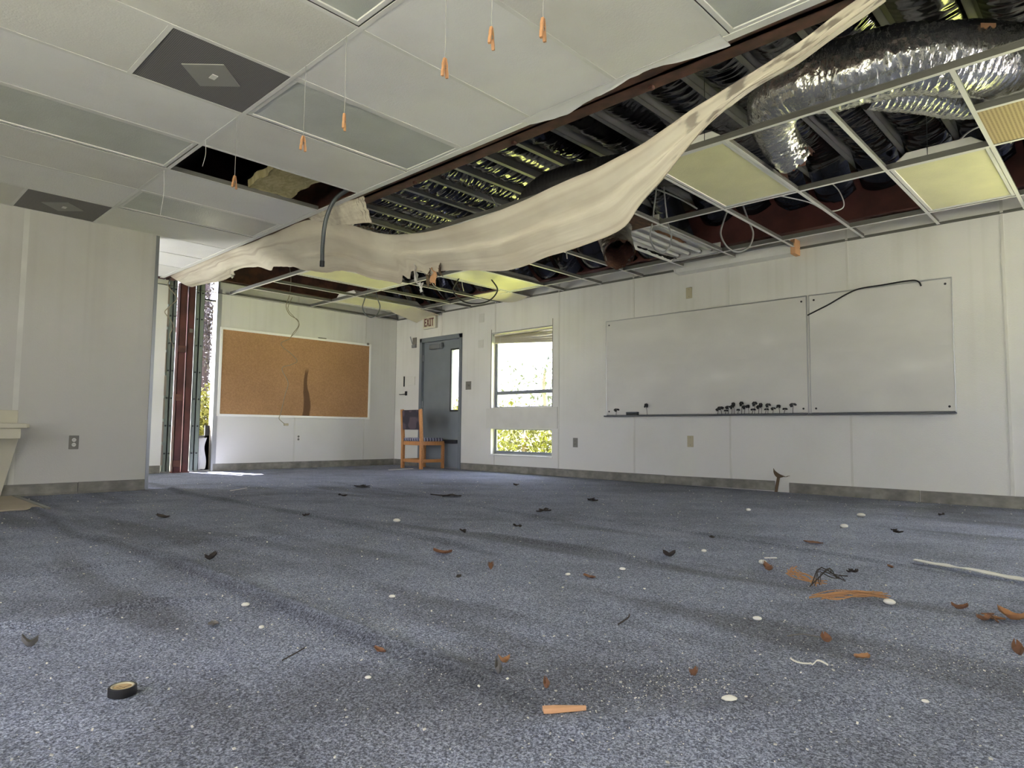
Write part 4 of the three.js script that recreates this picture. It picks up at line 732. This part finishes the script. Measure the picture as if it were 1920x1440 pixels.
  outlet([4.985, 0.45, ZB], 0, mat.plateWhite, mat.plateGrey, 'white double outlet below the corkboard');
  outlet([XR, 0.445, -5.305], -Math.PI / 2, mat.plateGrey, mat.plateGrey, 'grey double outlet between the window and the whiteboards');
}

// ------------------------------------------------------------------ boards
function whiteboard(z0, z1, label) {
  const y0 = 0.785, y1 = 1.955, b = thing('whiteboard', label, 'whiteboard', [XR, (y0 + y1) / 2, (z0 + z1) / 2]), w = z1 - z0, h = y1 - y0;
  mesh('panel', [box(0.014, h - 0.01, w - 0.008, -0.007, 0, 0, 0.002)], mat.board, b);
  mesh('frame', [box(0.018, 0.012, w, -0.009, h / 2, 0, 0.003), box(0.018, h, 0.008, -0.009, 0, -w / 2 + 0.004, 0.002), box(0.018, h, 0.008, -0.009, 0, w / 2 - 0.004, 0.002)], mat.aluminium, b);
  mesh('tray', [box(0.06, 0.006, w, -0.03, -h / 2 - 0.012, 0, 0.002), box(0.006, 0.018, w, -0.06, -h / 2 - 0.006, 0, 0.002), box(0.014, 0.02, w, -0.007, -h / 2, 0)], mat.trayGrey, b);
  for (const [s, t] of [[-1, 1], [1, 1], [-1, -1], [1, -1]]) mesh('mounting_screw', [rod([-0.012, t * (h / 2 - 0.05), s * (w / 2 - 0.05)], [-0.017, t * (h / 2 - 0.05), s * (w / 2 - 0.05)], 0.01, 10)], mat.black, b);
}
whiteboard(-4.82, -2.39, 'large whiteboard with an eraser and dead seedlings on its tray');
whiteboard(-2.37, -1.165, 'smaller whiteboard with a black strip peeling across its top corner');
{
  const z0 = -4.42, e = thing('board_eraser', 'black felt eraser on the whiteboard tray', 'eraser', [XR - 0.034, 0.772, z0]);
  mesh('felt', [box(0.045, 0.03, 0.155, 0, 0.017, 0, 0.004)], mat.black, e); mesh('back', [box(0.047, 0.022, 0.158, 0, 0.043, 0, 0.006)], mat.darkMetal, e);
  tag(mesh('peeling_strip', [tube([[XR - 0.02, 1.76, -2.38], [XR - 0.03, 1.79, -2.3], [XR - 0.04, 1.845, -2.16], [XR - 0.035, 1.92, -2.01], [XR - 0.025, 1.955, -1.91], [XR - 0.022, 1.965, -1.7], [XR - 0.025, 1.972, -1.5], [XR - 0.04, 1.962, -1.43], [XR - 0.05, 1.935, -1.4], [XR - 0.05, 1.905, -1.39]], 0.007, 90, 6)], mat.black), 'black rubber strip peeling off the top of the smaller whiteboard', 'strip');
  // dead seedlings that sprouted on the tray
  tag(mesh('tray_soil', sheet(60, 4, (u, v) => [XR - 0.014 - v * 0.04, 0.774 + 0.012 * Math.abs(PN(u * 40, v * 3)) * Math.sin(Math.PI * u), -3.32 + u * 0.82], -0.004), mat.soil), 'dark crumbs of soil along the whiteboard tray', 'soil', null, 'stuff');
  const sprout = (h, lean, leaves) => {
    const g = [tube([[0, 0, 0], [0.002, h * 0.5, lean * 0.3], [0, h, lean]], 0.0022, 8, 5)];
    for (let i = 0; i < leaves; i++) { const a = i * 2.3 + h * 40, L = 0.022 + 0.01 * hash(i, Math.round(h * 1000), 3); g.push(plain(new THREE.SphereGeometry(1, 7, 5).scale(0.004, 0.009, L * 0.55).rotateX(-0.5 + (i % 2) * 0.9).translate(-0.004, h - 0.012 * (i >> 1) + 0.005, lean + (i % 2 ? 1 : -1) * L * 0.45))); }
    return merge(g);
  };
  const kinds = [sprout(0.062, 0.008, 3), sprout(0.082, -0.012, 4), sprout(0.05, 0.014, 2), sprout(0.074, 0.004, 3)];
  for (let i = 0; i < 22; i++) {
    const m = mesh('dead_seedling', kinds[i % 4], mat.black), z = i < 20 ? -3.34 + [0, 0.05, 0.085, 0.12, 0.16, 0.19, 0.225, 0.27, 0.3, 0.35, 0.38, 0.41, 0.45, 0.485, 0.52, 0.55, 0.6, 0.67, 0.71, 0.8][i] : [-4.66, -4.22][i - 20];
    m.position.set(XR - 0.03, 0.774, z); m.rotation.y = rr(-0.5, 0.5); m.scale.set(rr(0.8, 1.2), rr(0.9, 1.7), rr(0.9, 1.4));
    tag(m, i < 20 ? 'small black withered seedling sprouting from the whiteboard tray soil' : i === 20 ? 'lone black withered seedling left of the eraser on the tray' : 'lone black withered seedling just right of the eraser', 'seedling', 'dead seedlings on the whiteboard tray');
  }
  const c = thing('corkboard', 'large brown corkboard with a dark water stain in a white frame', 'corkboard', [4.995, 1.365, ZB]);
  const cg = box(2.4, 1.19, 0.014, 0, 0, 0.007), uv = cg.attributes.uv, p = cg.attributes.position;
  for (let i = 0; i < p.count; i++) uv.setXY(i, p.getX(i) + 1.21, p.getY(i) + 0.6);
  mesh('cork_panel', cg, mat.cork, c);
  mesh('frame', [box(2.46, 0.034, 0.026, 0, 0.6, 0.013, 0.004), box(2.46, 0.034, 0.026, 0, -0.6, 0.013, 0.004), box(0.034, 1.2, 0.026, -1.213, 0, 0.013, 0.004), box(0.034, 1.2, 0.026, 1.213, 0, 0.013, 0.004)], mat.brightWhite, c);
  mesh('corner_clip', [rod([1.16, 0.615, 0.02], [1.16, 0.615, 0.032], 0.022, 10), box(0.14, 0.02, 0.012, 0.33, 0.62, 0.02, 0.004)], mat.plateGrey, c);
  // wallboard skin torn open above the baseboard
  tag(mesh('torn_wallboard', sheet(14, 6, (u, v) => { const w = 0.055 * (1 - 0.45 * u) * Math.sin(Math.PI * Math.min(1, 0.25 + u)); return [XR - 0.004 - 0.05 * Math.sin(Math.PI * u * 0.7) - 0.03 * v * u, lerp(0.235, 0.15, Math.pow(u, 0.6)) + 0.022 * smooth(u, 0.8, 1) - v * w, lerp(-2.755, -2.575, u)]; }, 0.004), mat.kraft), 'brown torn flap of wallboard curling out above the split baseboard', 'wallboard');
  tag(mesh('torn_wallboard', sheet(6, 6, (u, v) => [XR - 0.006 - 0.03 * v, lerp(0.17, 0.0, v), -2.735 + 0.03 * u + 0.02 * (1 - v)], 0.004), mat.kraft), 'small upright torn sliver at the split of the baseboard', 'wallboard');
}

// ------------------------------------------------------------------ counter at the left edge
{
  const c = thing('sink_counter', 'low beige laminate counter end at the left edge', 'counter', [0, 0, ZL]);
  mesh('worktop', [span(-0.8, 1.13, 0.572, 0.61, 0.01, 0.56, 0.006)], mat.laminate, c);
  mesh('end_lip', [span(1.13, 1.24, 0.574, 0.608, 0.01, 0.05, 0.004)], mat.laminate, c);
  mesh('backsplash', [span(-0.8, 1.16, 0.61, 0.72, 0.008, 0.022, 0.003)], mat.laminate, c);
  mesh('apron', [span(-0.8, 1.1, 0.49, 0.572, 0.5, 0.52, 0.003), span(1.1, 1.16, 0.49, 0.572, 0.008, 0.07, 0.003)], mat.laminate, c);
  mesh('end_panel', [beamBox([1.105, 0.5, 0.07], [1.0, 0.0, 0.07], 0.03, 0.12, 0.003)], mat.laminate, c);
  mesh('side_panel', [span(-0.8, -0.77, 0.0, 0.572, 0.02, 0.52, 0.004)], mat.laminate, c);
}

// ------------------------------------------------------------------ chair by the door
{
  const c = thing('wooden_chair', 'wooden chair with purple grey upholstered back and striped seat before the door', 'chair', [6.27, 0, -8.085]), hw = 0.225, D = 0.42;
  for (const s of [-1, 1]) {
    mesh('back_post', [beamBox([0, 0, s * hw], [0, 0.44, s * hw], 0.042, 0.05, 0.006), beamBox([0, 0.43, s * hw], [-0.03, 0.9, s * hw], 0.042, 0.046, 0.006)], mat.wood, c);
    mesh('leg', [beamBox([D, 0, s * hw], [D, 0.42, s * hw], 0.042, 0.042, 0.006)], mat.wood, c);
    mesh('side_rail', [box(D, 0.06, 0.022, D / 2, 0.385, s * hw, 0.004)], mat.wood, c);
    mesh('stretcher', [box(D, 0.05, 0.02, D / 2, 0.12, s * hw, 0.004)], mat.wood, c);
  }
  mesh('front_rail', [box(0.022, 0.06, hw * 2, D, 0.385, 0, 0.004)], mat.wood, c);
  mesh('rear_rail', [box(0.022, 0.06, hw * 2, 0.0, 0.385, 0, 0.004)], mat.wood, c);
  mesh('stretcher', [box(0.02, 0.05, hw * 2, 0.0, 0.12, 0, 0.004)], mat.wood, c);
  const seat = metric(new RoundedBoxGeometry(D + 0.03, 0.055, hw * 2 - 0.02, 3, 0.022)), p = seat.attributes.position;
  for (let i = 0; i < p.count; i++) { const x = p.getX(i) / (D / 2), z = p.getZ(i) / hw; if (p.getY(i) > 0.01) p.setY(i, p.getY(i) + 0.012 * (1 - x * x) * (1 - z * z)); }
  seat.computeVertexNormals(); seat.translate(D / 2 + 0.01, 0.44, 0);
  mesh('seat', seat, mat.chairSeat, c);
  const back = metric(new RoundedBoxGeometry(0.045, 0.3, hw * 2 - 0.035, 3, 0.018)).rotateZ(0.06).translate(-0.018, 0.74, 0);
  mesh('backrest', back, mat.chairBack, c);
}

// ------------------------------------------------------------------ things lying on the floor
{
  const leafGeo = (L, W, curl, seed) => sheet(8, 6, (u, v) => { const w = W * Math.pow(Math.sin(Math.PI * clamp(u * 0.94 + 0.03, 0, 1)), 0.75); return [(u - 0.5) * L, 0.003 + 0.3 * curl * Math.pow(2 * Math.abs(v - 0.5), 2) + curl * 0.9 * Math.pow(Math.abs(u - 0.45), 1.5) + 0.004 * PN(u * 4, v * 4, seed), (v - 0.5) * w]; }, 0.0012);
  const put = (name, g, m, label, cat, x, z, ry = 0, group, y = 0.004, rx = 0) => { const o = mesh(name, g, m); o.position.set(x, y, z); o.rotation.set(rx, ry, 0); return tag(o, label, cat, group); };
  const leafGroup = 'dry leaves on the carpet';
  const leaves = [
    [1.931, -0.564, 0.055, 0.03, 'leafTan', 0.9, 'tan curled leaf upright on the dusty carpet right of the white curl'], [2.003, -0.677, 0.05, 0.028, 'leaf', 0.2, 'brown leaf at the end of a thin stem behind the white curl'],
    [2.671, -0.335, 0.075, 0.05, 'leafTan', 0.4, 'tan folded leaf piece at the right edge, right of a twisted stem'], [2.64, -0.375, 0.06, 0.045, 'leafTan', 1.4, 'tan folded leaf piece beside a twisted stem near the right edge'],
    [2.588, -0.396, 0.05, 0.024, 'leaf', 0.8, 'red brown twisted leaf left of the tan folded pieces'], [2.844, -1.194, 0.07, 0.03, 'leaf', 0.3, 'brown leaf fragments behind the orange bark shreds'],
    [3.728, -1.316, 0.1, 0.06, 'leaf', 0.5, 'largest curled brown leaf clump out by the whiteboard side'], [1.493, -0.813, 0.03, 0.016, 'leaf', 1.0, 'small brown leaf in the white flakes behind the shell'], [2.256, -0.272, 0.05, 0.026, 'leaf', 0.1, 'red brown leaf cut by the right edge'],
    [1.063, -1.491, 0.05, 0.02, 'leaf', 0.5, 'reddish leaf beside the long carpet ridge'], [1.234, -1.198, 0.03, 0.015, 'leafTan', 0.9, 'small tan leaf just past the end of the long ridge'], [1.17, -1.154, 0.045, 0.016, 'leafGrey', 0.3, 'grey brown leaf just before the small tan leaf'],
    [1.803, -2.007, 0.05, 0.02, 'leafDark', 0.2, 'dark leaf in the middle of the floor'], [1.586, -4.643, 0.13, 0.05, 'leafDark', 0.6, 'dark leaf clump on the far left floor between the ridges'], [1.243, -3.029, 0.06, 0.03, 'leafDark', 0.1, 'dark leaf lying beside the left ridge'],
    [0.85, -2.033, 0.035, 0.03, 'leafGrey', 0.4, 'small grey leaf on the carpet left of the ridge'], [2.088, -2.441, 0.09, 0.03, 'leaf', 0.7, 'reddish leaf by the end of the second ridge'], [2.001, -2.027, 0.035, 0.02, 'leaf', 1.1, 'small brown leaf right of the dark middle leaf'],
    [2.181, -1.644, 0.06, 0.025, 'leaf', 0.5, 'brown leaf pair in mid floor before the short ridge'], [1.185, -1.014, 0.025, 0.014, 'leaf', 0.3, 'tiny brown leaf behind the orange wood splinter'], [0.423, -2.164, 0.035, 0.022, 'leafGrey', 0.9, 'grey leaf on the carpet at the left edge'],
    [3.31, -0.841, 0.05, 0.02, 'leaf', 0.2, 'brown leaf in front of the long white strip'], [2.699, -0.479, 0.055, 0.014, 'leaf', 0.75, 'thin brown leaf sliver left of the twisted leaf'], [2.81, -1.65, 0.07, 0.03, 'leafDark', 0.9, 'dark leaf at the end of the short ridge'], [3.488, -1.778, 0.06, 0.03, 'leafDark', 0.2, 'dark leaf left of the large leaf clump'],
  ];
  leaves.forEach(([x, z, L, W, m, ry, label], i) => put('dry_leaf', leafGeo(L, W, 0.012 + 0.02 * (i % 3), i * 1.7), mat[m], label, 'leaf', x, z, ry * 3.1, leafGroup));
  [[3.705, -3.205, 0.16], [4.569, -3.418, 0.14], [3.884, -4.481, 0.3], [3.863, -5.776, 0.26], [5.684, -1.102, 0.06], [4.498, -1.108, 0.09], [2.601, -2.856, 0.06], [2.98, -2.792, 0.07], [3.056, -0.918, 0.06], [2.3, -4.1, 0.05], [5.2, -4.9, 0.12], [3.2, -5.1, 0.1]].forEach(([x, z, L], i) =>
    put('leaf_litter', merge([0, 1, 2].map((k) => leafGeo(L * 0.6, L * 0.25, 0.02, i * 3 + k).rotateY(k * 1.9 + i).translate((k - 1) * L * 0.22, 0.003 * k, (hash(i, k, 9) - 0.5) * L * 0.3))), mat.leafDark, ['dark litter clump in the middle distance of the floor', 'dark litter clump left of the torn baseboard', 'wide dark litter patch before the window', 'flat dark litter patch nearer the corkboard wall', 'small dark litter near the right edge of the floor', 'dark twiggy litter before the smaller whiteboard', 'small dark litter right of the second ridge', 'small dark litter beyond the short ridge', 'dark litter behind the orange bark', 'tiny dark litter on the second ridge', 'dark litter before the outlet wall', 'dark litter between window and column'][i], 'litter', x, z, i * 1.3, 'dark leaf litter on the carpet'));
  // wood
  const wedge = new THREE.Shape([[-0.045, -0.009], [-0.03, -0.01], [0.045, -0.002], [0.045, 0.001], [-0.02, 0.009], [-0.045, 0.008]].map((q) => new THREE.Vector2(...q)));
  put('wood_splinter', metric(new THREE.ExtrudeGeometry(wedge, { depth: 0.008, bevelEnabled: true, bevelSize: 0.001, bevelThickness: 0.001, bevelSegments: 1 }).rotateX(-Math.PI / 2)), mat.splinter, 'pale orange wedge of splintered wood at the bottom centre', 'splinter', 1.122, -0.91, -0.68);
  const shred = (pts, n, spread, r) => merge(Array.from({ length: n }, (_, i) => tube(pts.map(([x, y, z], k) => [x + (hash(i, k, 41) - 0.5) * spread, Math.max(0.004, y + hash(i, k, 43) * spread * 0.5), z + (hash(i, k, 47) - 0.5) * spread]), r * (0.6 + 0.8 * hash(i, 5, 49)), 10, 5)));
  put('bark_shred', shred([[-0.07, 0.004, 0.04], [-0.02, 0.012, 0.0], [0.05, 0.008, -0.02], [0.09, 0.02, -0.02]], 10, 0.06, 0.0022), mat.bark, 'orange bark shred with a curled end, upper of the pair', 'bark', 2.72, -1.0, 0.6);
  put('bark_shred', shred([[-0.12, 0.004, 0.0], [-0.04, 0.012, 0.006], [0.05, 0.01, 0.0], [0.13, 0.006, -0.01]], 11, 0.055, 0.0022), mat.bark, 'long orange bark shred lying nearer, lower of the pair', 'bark', 2.54, -0.78, -0.75);
  put('twig_tangle', shred([[-0.08, 0.01, -0.03], [-0.01, 0.05, 0.0], [0.03, 0.02, 0.03], [0.09, 0.008, 0.05]], 6, 0.06, 0.002), mat.leafDark, 'thin dark twig tangle between the two bark shreds', 'twig', 2.71, -0.91, 0.2);
  put('twig', tube([[-0.05, 0.004, 0], [-0.01, 0.012, 0.005], [0.04, 0.004, 0]], 0.0022, 14, 5), mat.leafGrey, 'thin grey stem joined to a brown leaf', 'twig', 2.0, -0.735, -0.9);
  put('twig', tube([[-0.05, 0.004, 0], [0.0, 0.008, 0.008], [0.05, 0.004, 0]], 0.0018, 14, 5), mat.leafDark, 'thin dark twig on the carpet left of the ridge end', 'twig', 0.888, -1.623, 0.5);
  put('twig', tube([[-0.06, 0.004, 0], [0.0, 0.01, 0.012], [0.06, 0.004, 0]], 0.0025, 14, 5), mat.leafDark, 'thin dark twig on the carpet in front of the bark', 'twig', 1.772, -1.201, 0.3);
  put('twig', tube([[-0.04, 0.004, 0], [0.01, 0.014, 0.01], [0.03, 0.012, 0.03], [0.06, 0.004, 0.01]], 0.0025, 14, 5), mat.leaf, 'reddish stem curling into the tan folded leaf', 'twig', 2.62, -0.385, 0.7);
  // paint and plaster
  const shell = sheet(10, 10, (u, v) => { const a = u * 2 * Math.PI, r = 0.014 * v * (1 + 0.25 * Math.sin(a * 2 + 1)); return [r * Math.cos(a), 0.004 + 0.006 * (1 - v * v), r * Math.sin(a) * 1.2]; }, 0.0015);
  put('paint_chip', shell, mat.chip, 'round cream chip like a shell in the foreground', 'chip', 1.42, -0.687);
  put('paint_curl', sheet(20, 3, (u, v) => [(u - 0.5) * 0.085 + 0.006 * Math.sin(u * 9), 0.006 + 0.006 * Math.sin(u * 7), (v - 0.5) * 0.008 + 0.011 * Math.sin(u * 8 + 0.4) * (u > 0.5 ? -0.5 : 0.8)], 0.002), mat.chip, 'zigzag white paint curl in the right foreground', 'chip', 1.785, -0.645, -1.35 + Math.PI);
  put('fallen_strip', sheet(30, 3, (u, v) => [lerp(3.54, 3.33, u) + (v - 0.5) * 0.05, 0.01 + 0.006 * PN(u * 8, v), lerp(-0.8, -0.25, u) + 0.012 * Math.sin(u * 9)], 0.003), mat.plateWhite, 'long pale grey strip lying on the carpet at the right edge', 'strip', 0, 0);
  put('fallen_strip', [box(0.48, 0.006, 0.03, 0, 0.006, 0, 0.002)], mat.plateWhite, 'short white strip on the carpet before the chair', 'strip', 5.95, -7.92, 0.12);
  put('fallen_strip', [box(0.3, 0.005, 0.012, 0, 0.006, 0, 0.002)], mat.plateWhite, 'thin white stick on the far carpet before the column', 'strip', 2.8, -6.25, 0.65);
  put('fallen_strip', [box(0.06, 0.005, 0.008, 0, 0.006, 0, 0.002)], mat.plateWhite, 'tiny white stick behind the bark shreds', 'strip', 3.112, -1.293, -0.75);
  [[4.501, -1.399, 0.03], [2.611, -0.67, 0.022], [2.085, -0.912, 0.014], [1.015, -2.182, 0.014], [0.939, -1.909, 0.01], [2.407, -1.639, 0.014], [2.157, -1.735, 0.012], [2.986, -1.277, 0.022], [2.596, -3.489, 0.026], [1.428, -1.937, 0.012], [3.06, -1.603, 0.016], [1.72, -0.376, 0.008], [0.934, -1.354, 0.008], [4.9, -2.2, 0.025], [5.2, -1.5, 0.03]].forEach(([x, z, r], i) =>
    put('plaster_crumb', plain(new THREE.IcosahedronGeometry(r, 1).scale(1, 0.45, 0.8)), mat.chip, ['pale crumb near the smaller whiteboard wall', 'cream crumb right of the long bark shred', 'white crumb in front of the bark', 'white crumb left of the long ridge', 'tiny white crumb nearer on the left of the ridge', 'white crumb before the short ridge', 'white crumb beside the brown leaf pair', 'pale crumb behind the bark pair', 'white crumb between the two far ridges', 'white crumb right of the long ridge', 'pale crumb at the end of the far ridge', 'tiny white crumb in the bottom right corner', 'tiny white crumb between tape roll and ridge', 'pale crumb out on the worn carpet', 'pale crumb near the damp carpet'][i], 'crumb', x, z, i, 'plaster crumbs on the carpet', 0.004 + r * 0.3));
  // tape roll
  const t = thing('tape_roll', 'roll of black electrical tape with a printed paper core', 'tape', [0.5, 0.0015, -1.66], 0.3), R = 0.0285, hh = 0.019;
  mesh('tape', [plain(new THREE.LatheGeometry([[R - 0.006, 0], [R - 0.001, 0], [R, 0.001], [R, hh - 0.001], [R - 0.001, hh], [R - 0.0045, hh], [R - 0.006, hh - 0.001], [R - 0.006, 0]].map((q) => new THREE.Vector2(...q)), 48))], M(0x1b1a19, 0.38), t);
  mesh('core_ring', [plain(new THREE.LatheGeometry([[R - 0.0095, 0.002], [R - 0.0045, 0.002], [R - 0.0045, hh - 0.0005], [R - 0.006, hh], [R - 0.0095, hh - 0.001], [R - 0.0095, 0.002]].map((q) => new THREE.Vector2(...q)), 48))], mat.plateBeige, t);
  const cv = document.createElement('canvas'); cv.width = cv.height = 256;
  const c = cv.getContext('2d'); c.fillStyle = '#b39a72'; c.fillRect(0, 0, 256, 256); c.fillStyle = '#4b3a26'; c.fillRect(160, 20, 18, 120); for (let k = 0; k < 9; k++) c.fillRect(58 + k * 15, 128 + (k % 2) * 3, 9, 22 - (k % 3) * 4); c.fillRect(70, 176, 110, 6); c.fillRect(80, 192, 90, 5);
  const ct = new THREE.CanvasTexture(cv); ct.colorSpace = THREE.SRGBColorSpace;
  mesh('printed_disc', plain(new THREE.CylinderGeometry(R - 0.0095, R - 0.0095, 0.001, 40).translate(0, hh - 0.003, 0)), M(0xffffff, 0.8, { map: ct }), t);
  // countless flakes
  const flake = new THREE.BoxGeometry(1, 0.4, 0.7), N = 9500, im = new THREE.InstancedMesh(flake, mat.chip, N), m4 = new THREE.Matrix4(), q = new THREE.Quaternion(), e = new THREE.Euler();
  const spots = [[1.25, -0.85, 0.16, 420], [1.45, -0.78, 0.13, 420], [2.0, -0.42, 0.2, 420], [2.15, -0.3, 0.12, 200], [1.18, -3.1, 0.4, 260], [1.16, -2.2, 0.16, 420], [1.18, -1.8, 0.14, 420], [1.2, -2.7, 0.2, 300], [2.4, -2.9, 0.3, 300], [2.6, -0.6, 0.25, 260], [1.2, -1.35, 0.14, 160], [2.36, -3.6, 0.35, 260], [2.1, -0.75, 0.2, 160], [1.5, -1.9, 0.12, 80], [1.0, -4.6, 0.3, 120]];
  let i = 0;
  const g2 = () => Math.sqrt(-2 * Math.log(Math.max(1e-6, rnd()))) * Math.cos(2 * Math.PI * rnd());
  const add = (x, z, s) => { e.set(rr(-0.4, 0.4), rnd() * 6.3, rr(-0.4, 0.4)); m4.compose(V(x, 0.006 + s * 0.3, z), q.setFromEuler(e), V(s, s, s)); im.setMatrixAt(i, m4); im.setColorAt(i, new THREE.Color().setScalar(rr(0.6, 1.1))); i++; };
  for (const [x, z, r, n] of spots) for (let k = 0; k < n; k++) add(x + g2() * r, z + g2() * r * 0.7, 0.0009 + 0.0026 * Math.pow(rnd(), 3));
  while (i < N) { const d = 0.9 + Math.pow(rnd(), 1.3) * 7, a = YAW + rr(-0.68, 0.68), x = Math.sin(a) * d, z = -Math.cos(a) * d; if (x < XR - 0.05 && z > ZB + 0.05 && !(x < 2.25 && z < ZL)) add(x, z, (0.0008 + 0.0045 * Math.pow(rnd(), 5)) * (1 + d * 0.14)); else continue; }
  im.name = 'plaster_flakes'; im.castShadow = im.receiveShadow = true; scene.add(im);
  tag(im, 'white plaster flakes and crumbs scattered over the carpet', 'flakes', null, 'stuff');
}

// ------------------------------------------------------------------ outdoors
{
  const leaf = new THREE.BufferGeometry();
  leaf.setAttribute('position', new THREE.Float32BufferAttribute([-0.5, 0, 0, 0, 0.06, 0.22, 0.5, 0, 0, 0, 0.06, -0.22, 0, 0, 0], 3)); leaf.setIndex([0, 1, 4, 4, 1, 2, 0, 4, 3, 4, 2, 3]); leaf.computeVertexNormals();
  function plant(name, label, category, at, size, n, leafSize, m, trunk, trunkMat = mat.trunk) {
    const t = thing(name, label, category, at), im = new THREE.InstancedMesh(leaf, m, n), m4 = new THREE.Matrix4(), q = new THREE.Quaternion(), e = new THREE.Euler();
    const lobes = Array.from({ length: 7 }, () => [rr(-0.6, 0.6) * size[0], rr(-0.5, 0.6) * size[1], rr(-0.6, 0.6) * size[2], rr(0.4, 0.75)]);
    for (let i = 0; i < n; i++) {
      const L = lobes[i % 7], a = rnd() * 6.283, c = rr(-1, 1), r = Math.pow(rnd(), 0.45), s = Math.sqrt(1 - c * c);
      e.set(rnd() * 6.3, rnd() * 6.3, rnd() * 6.3);
      const k = leafSize * rr(0.6, 1.3);
      m4.compose(V(L[0] + size[0] * L[3] * r * s * Math.cos(a), Math.max(0.02, trunk + L[1] + size[1] * L[3] * r * c), L[2] + size[2] * L[3] * r * s * Math.sin(a)), q.setFromEuler(e), V(k, k, k));
      im.setMatrixAt(i, m4); im.setColorAt(i, new THREE.Color().setScalar(rr(0.7, 1.2)));
    }
    im.name = 'foliage'; im.userData.kind = 'stuff'; im.castShadow = true; t.add(im);
    mesh('trunk', [tube([[0, 0, 0], [0.05 * size[0], trunk * 0.5, 0.04], [0, trunk, 0], [0.05, trunk + size[1] * 0.4, 0]], 0.04 + 0.05 * size[1] * 0.4, 16, 8)], trunkMat, t);
    return t;
  }
  const y = -0.3;
  plant('lime_hedge', 'low bright lime green hedge outside the window', 'hedge', [9.9, y, -9.1], [0.8, 0.75, 2.6], 6500, 0.12, mat.greenLime, 0.55);
  plant('lime_shrub', 'taller lime green shrub behind the hedge outside the window', 'shrub', [12.2, y, -11.9], [1.4, 0.9, 1.8], 3200, 0.14, mat.greenLime, 0.9);
  plant('pale_tree', 'pale green tree rising at the right of the window view', 'tree', [12.6, y, -9.6], [1.2, 1.8, 1.2], 4200, 0.15, mat.greenBlue, 2.9);
  plant('sparse_tree', 'sparse distant tree in the middle of the window view', 'tree', [19, y, -16.5], [2.0, 1.5, 2.0], 500, 0.2, mat.greenMid, 2.6);
  plant('lime_bush', 'lime green bush outside the torn wall', 'shrub', [4.15, y, -10.4], [0.35, 0.5, 0.3], 1700, 0.08, mat.greenLime, 0.95);
  plant('dark_bush', 'dark bush low against the torn wall outside', 'shrub', [3.95, y, -9.95], [0.45, 0.3, 0.35], 1200, 0.07, mat.greenDark, 0.35);
  plant('violet_shrub', 'violet brown twiggy shrub rising outside the torn wall', 'shrub', [4.5, y, -10.8], [0.75, 1.5, 0.45], 6000, 0.06, mat.violetLeaf, 2.1, mat.trunkViolet);
  {
    const t = thing('bare_trunk', 'violet grey tree trunk standing close outside the torn wall', 'tree', [4.36, y, -11.3]);
    mesh('trunk', tube([[0.02, 0, 0], [-0.02, 1.0, 0.03], [0.03, 2.2, -0.02], [-0.03, 3.4, 0.02], [0.02, 4.6, 0]], 0.1, 60, 12), mat.trunkDark, t);
    for (const [h, a, l] of [[1.5, 0.5, 0.9], [2.1, 2.7, 0.7], [2.6, 0.9, 0.8], [3.0, 2.3, 0.9]]) mesh('branch', tube([[0, h, 0], [Math.cos(a) * l * 0.5, h + l * 0.3, Math.sin(a) * 0.2], [Math.cos(a) * l, h + l * 0.75, Math.sin(a) * 0.3]], 0.03, 16, 7), mat.trunkDark, t);
  }
  plant('added_shade_tree', 'broad green tree added for shade behind the torn wall', 'tree', [4.6, y, -16.0], [3.2, 1.4, 2.4], 5000, 0.2, mat.greenMid, 5.2, mat.trunkViolet);  // tree put in to shade the planting outside the opening
  plant('back_tree', 'green tree farther behind the torn wall', 'tree', [3.2, y, -18.5], [2.2, 2.2, 2.0], 2200, 0.17, mat.greenMid, 3.0);
}

renderer.render(scene, camera);
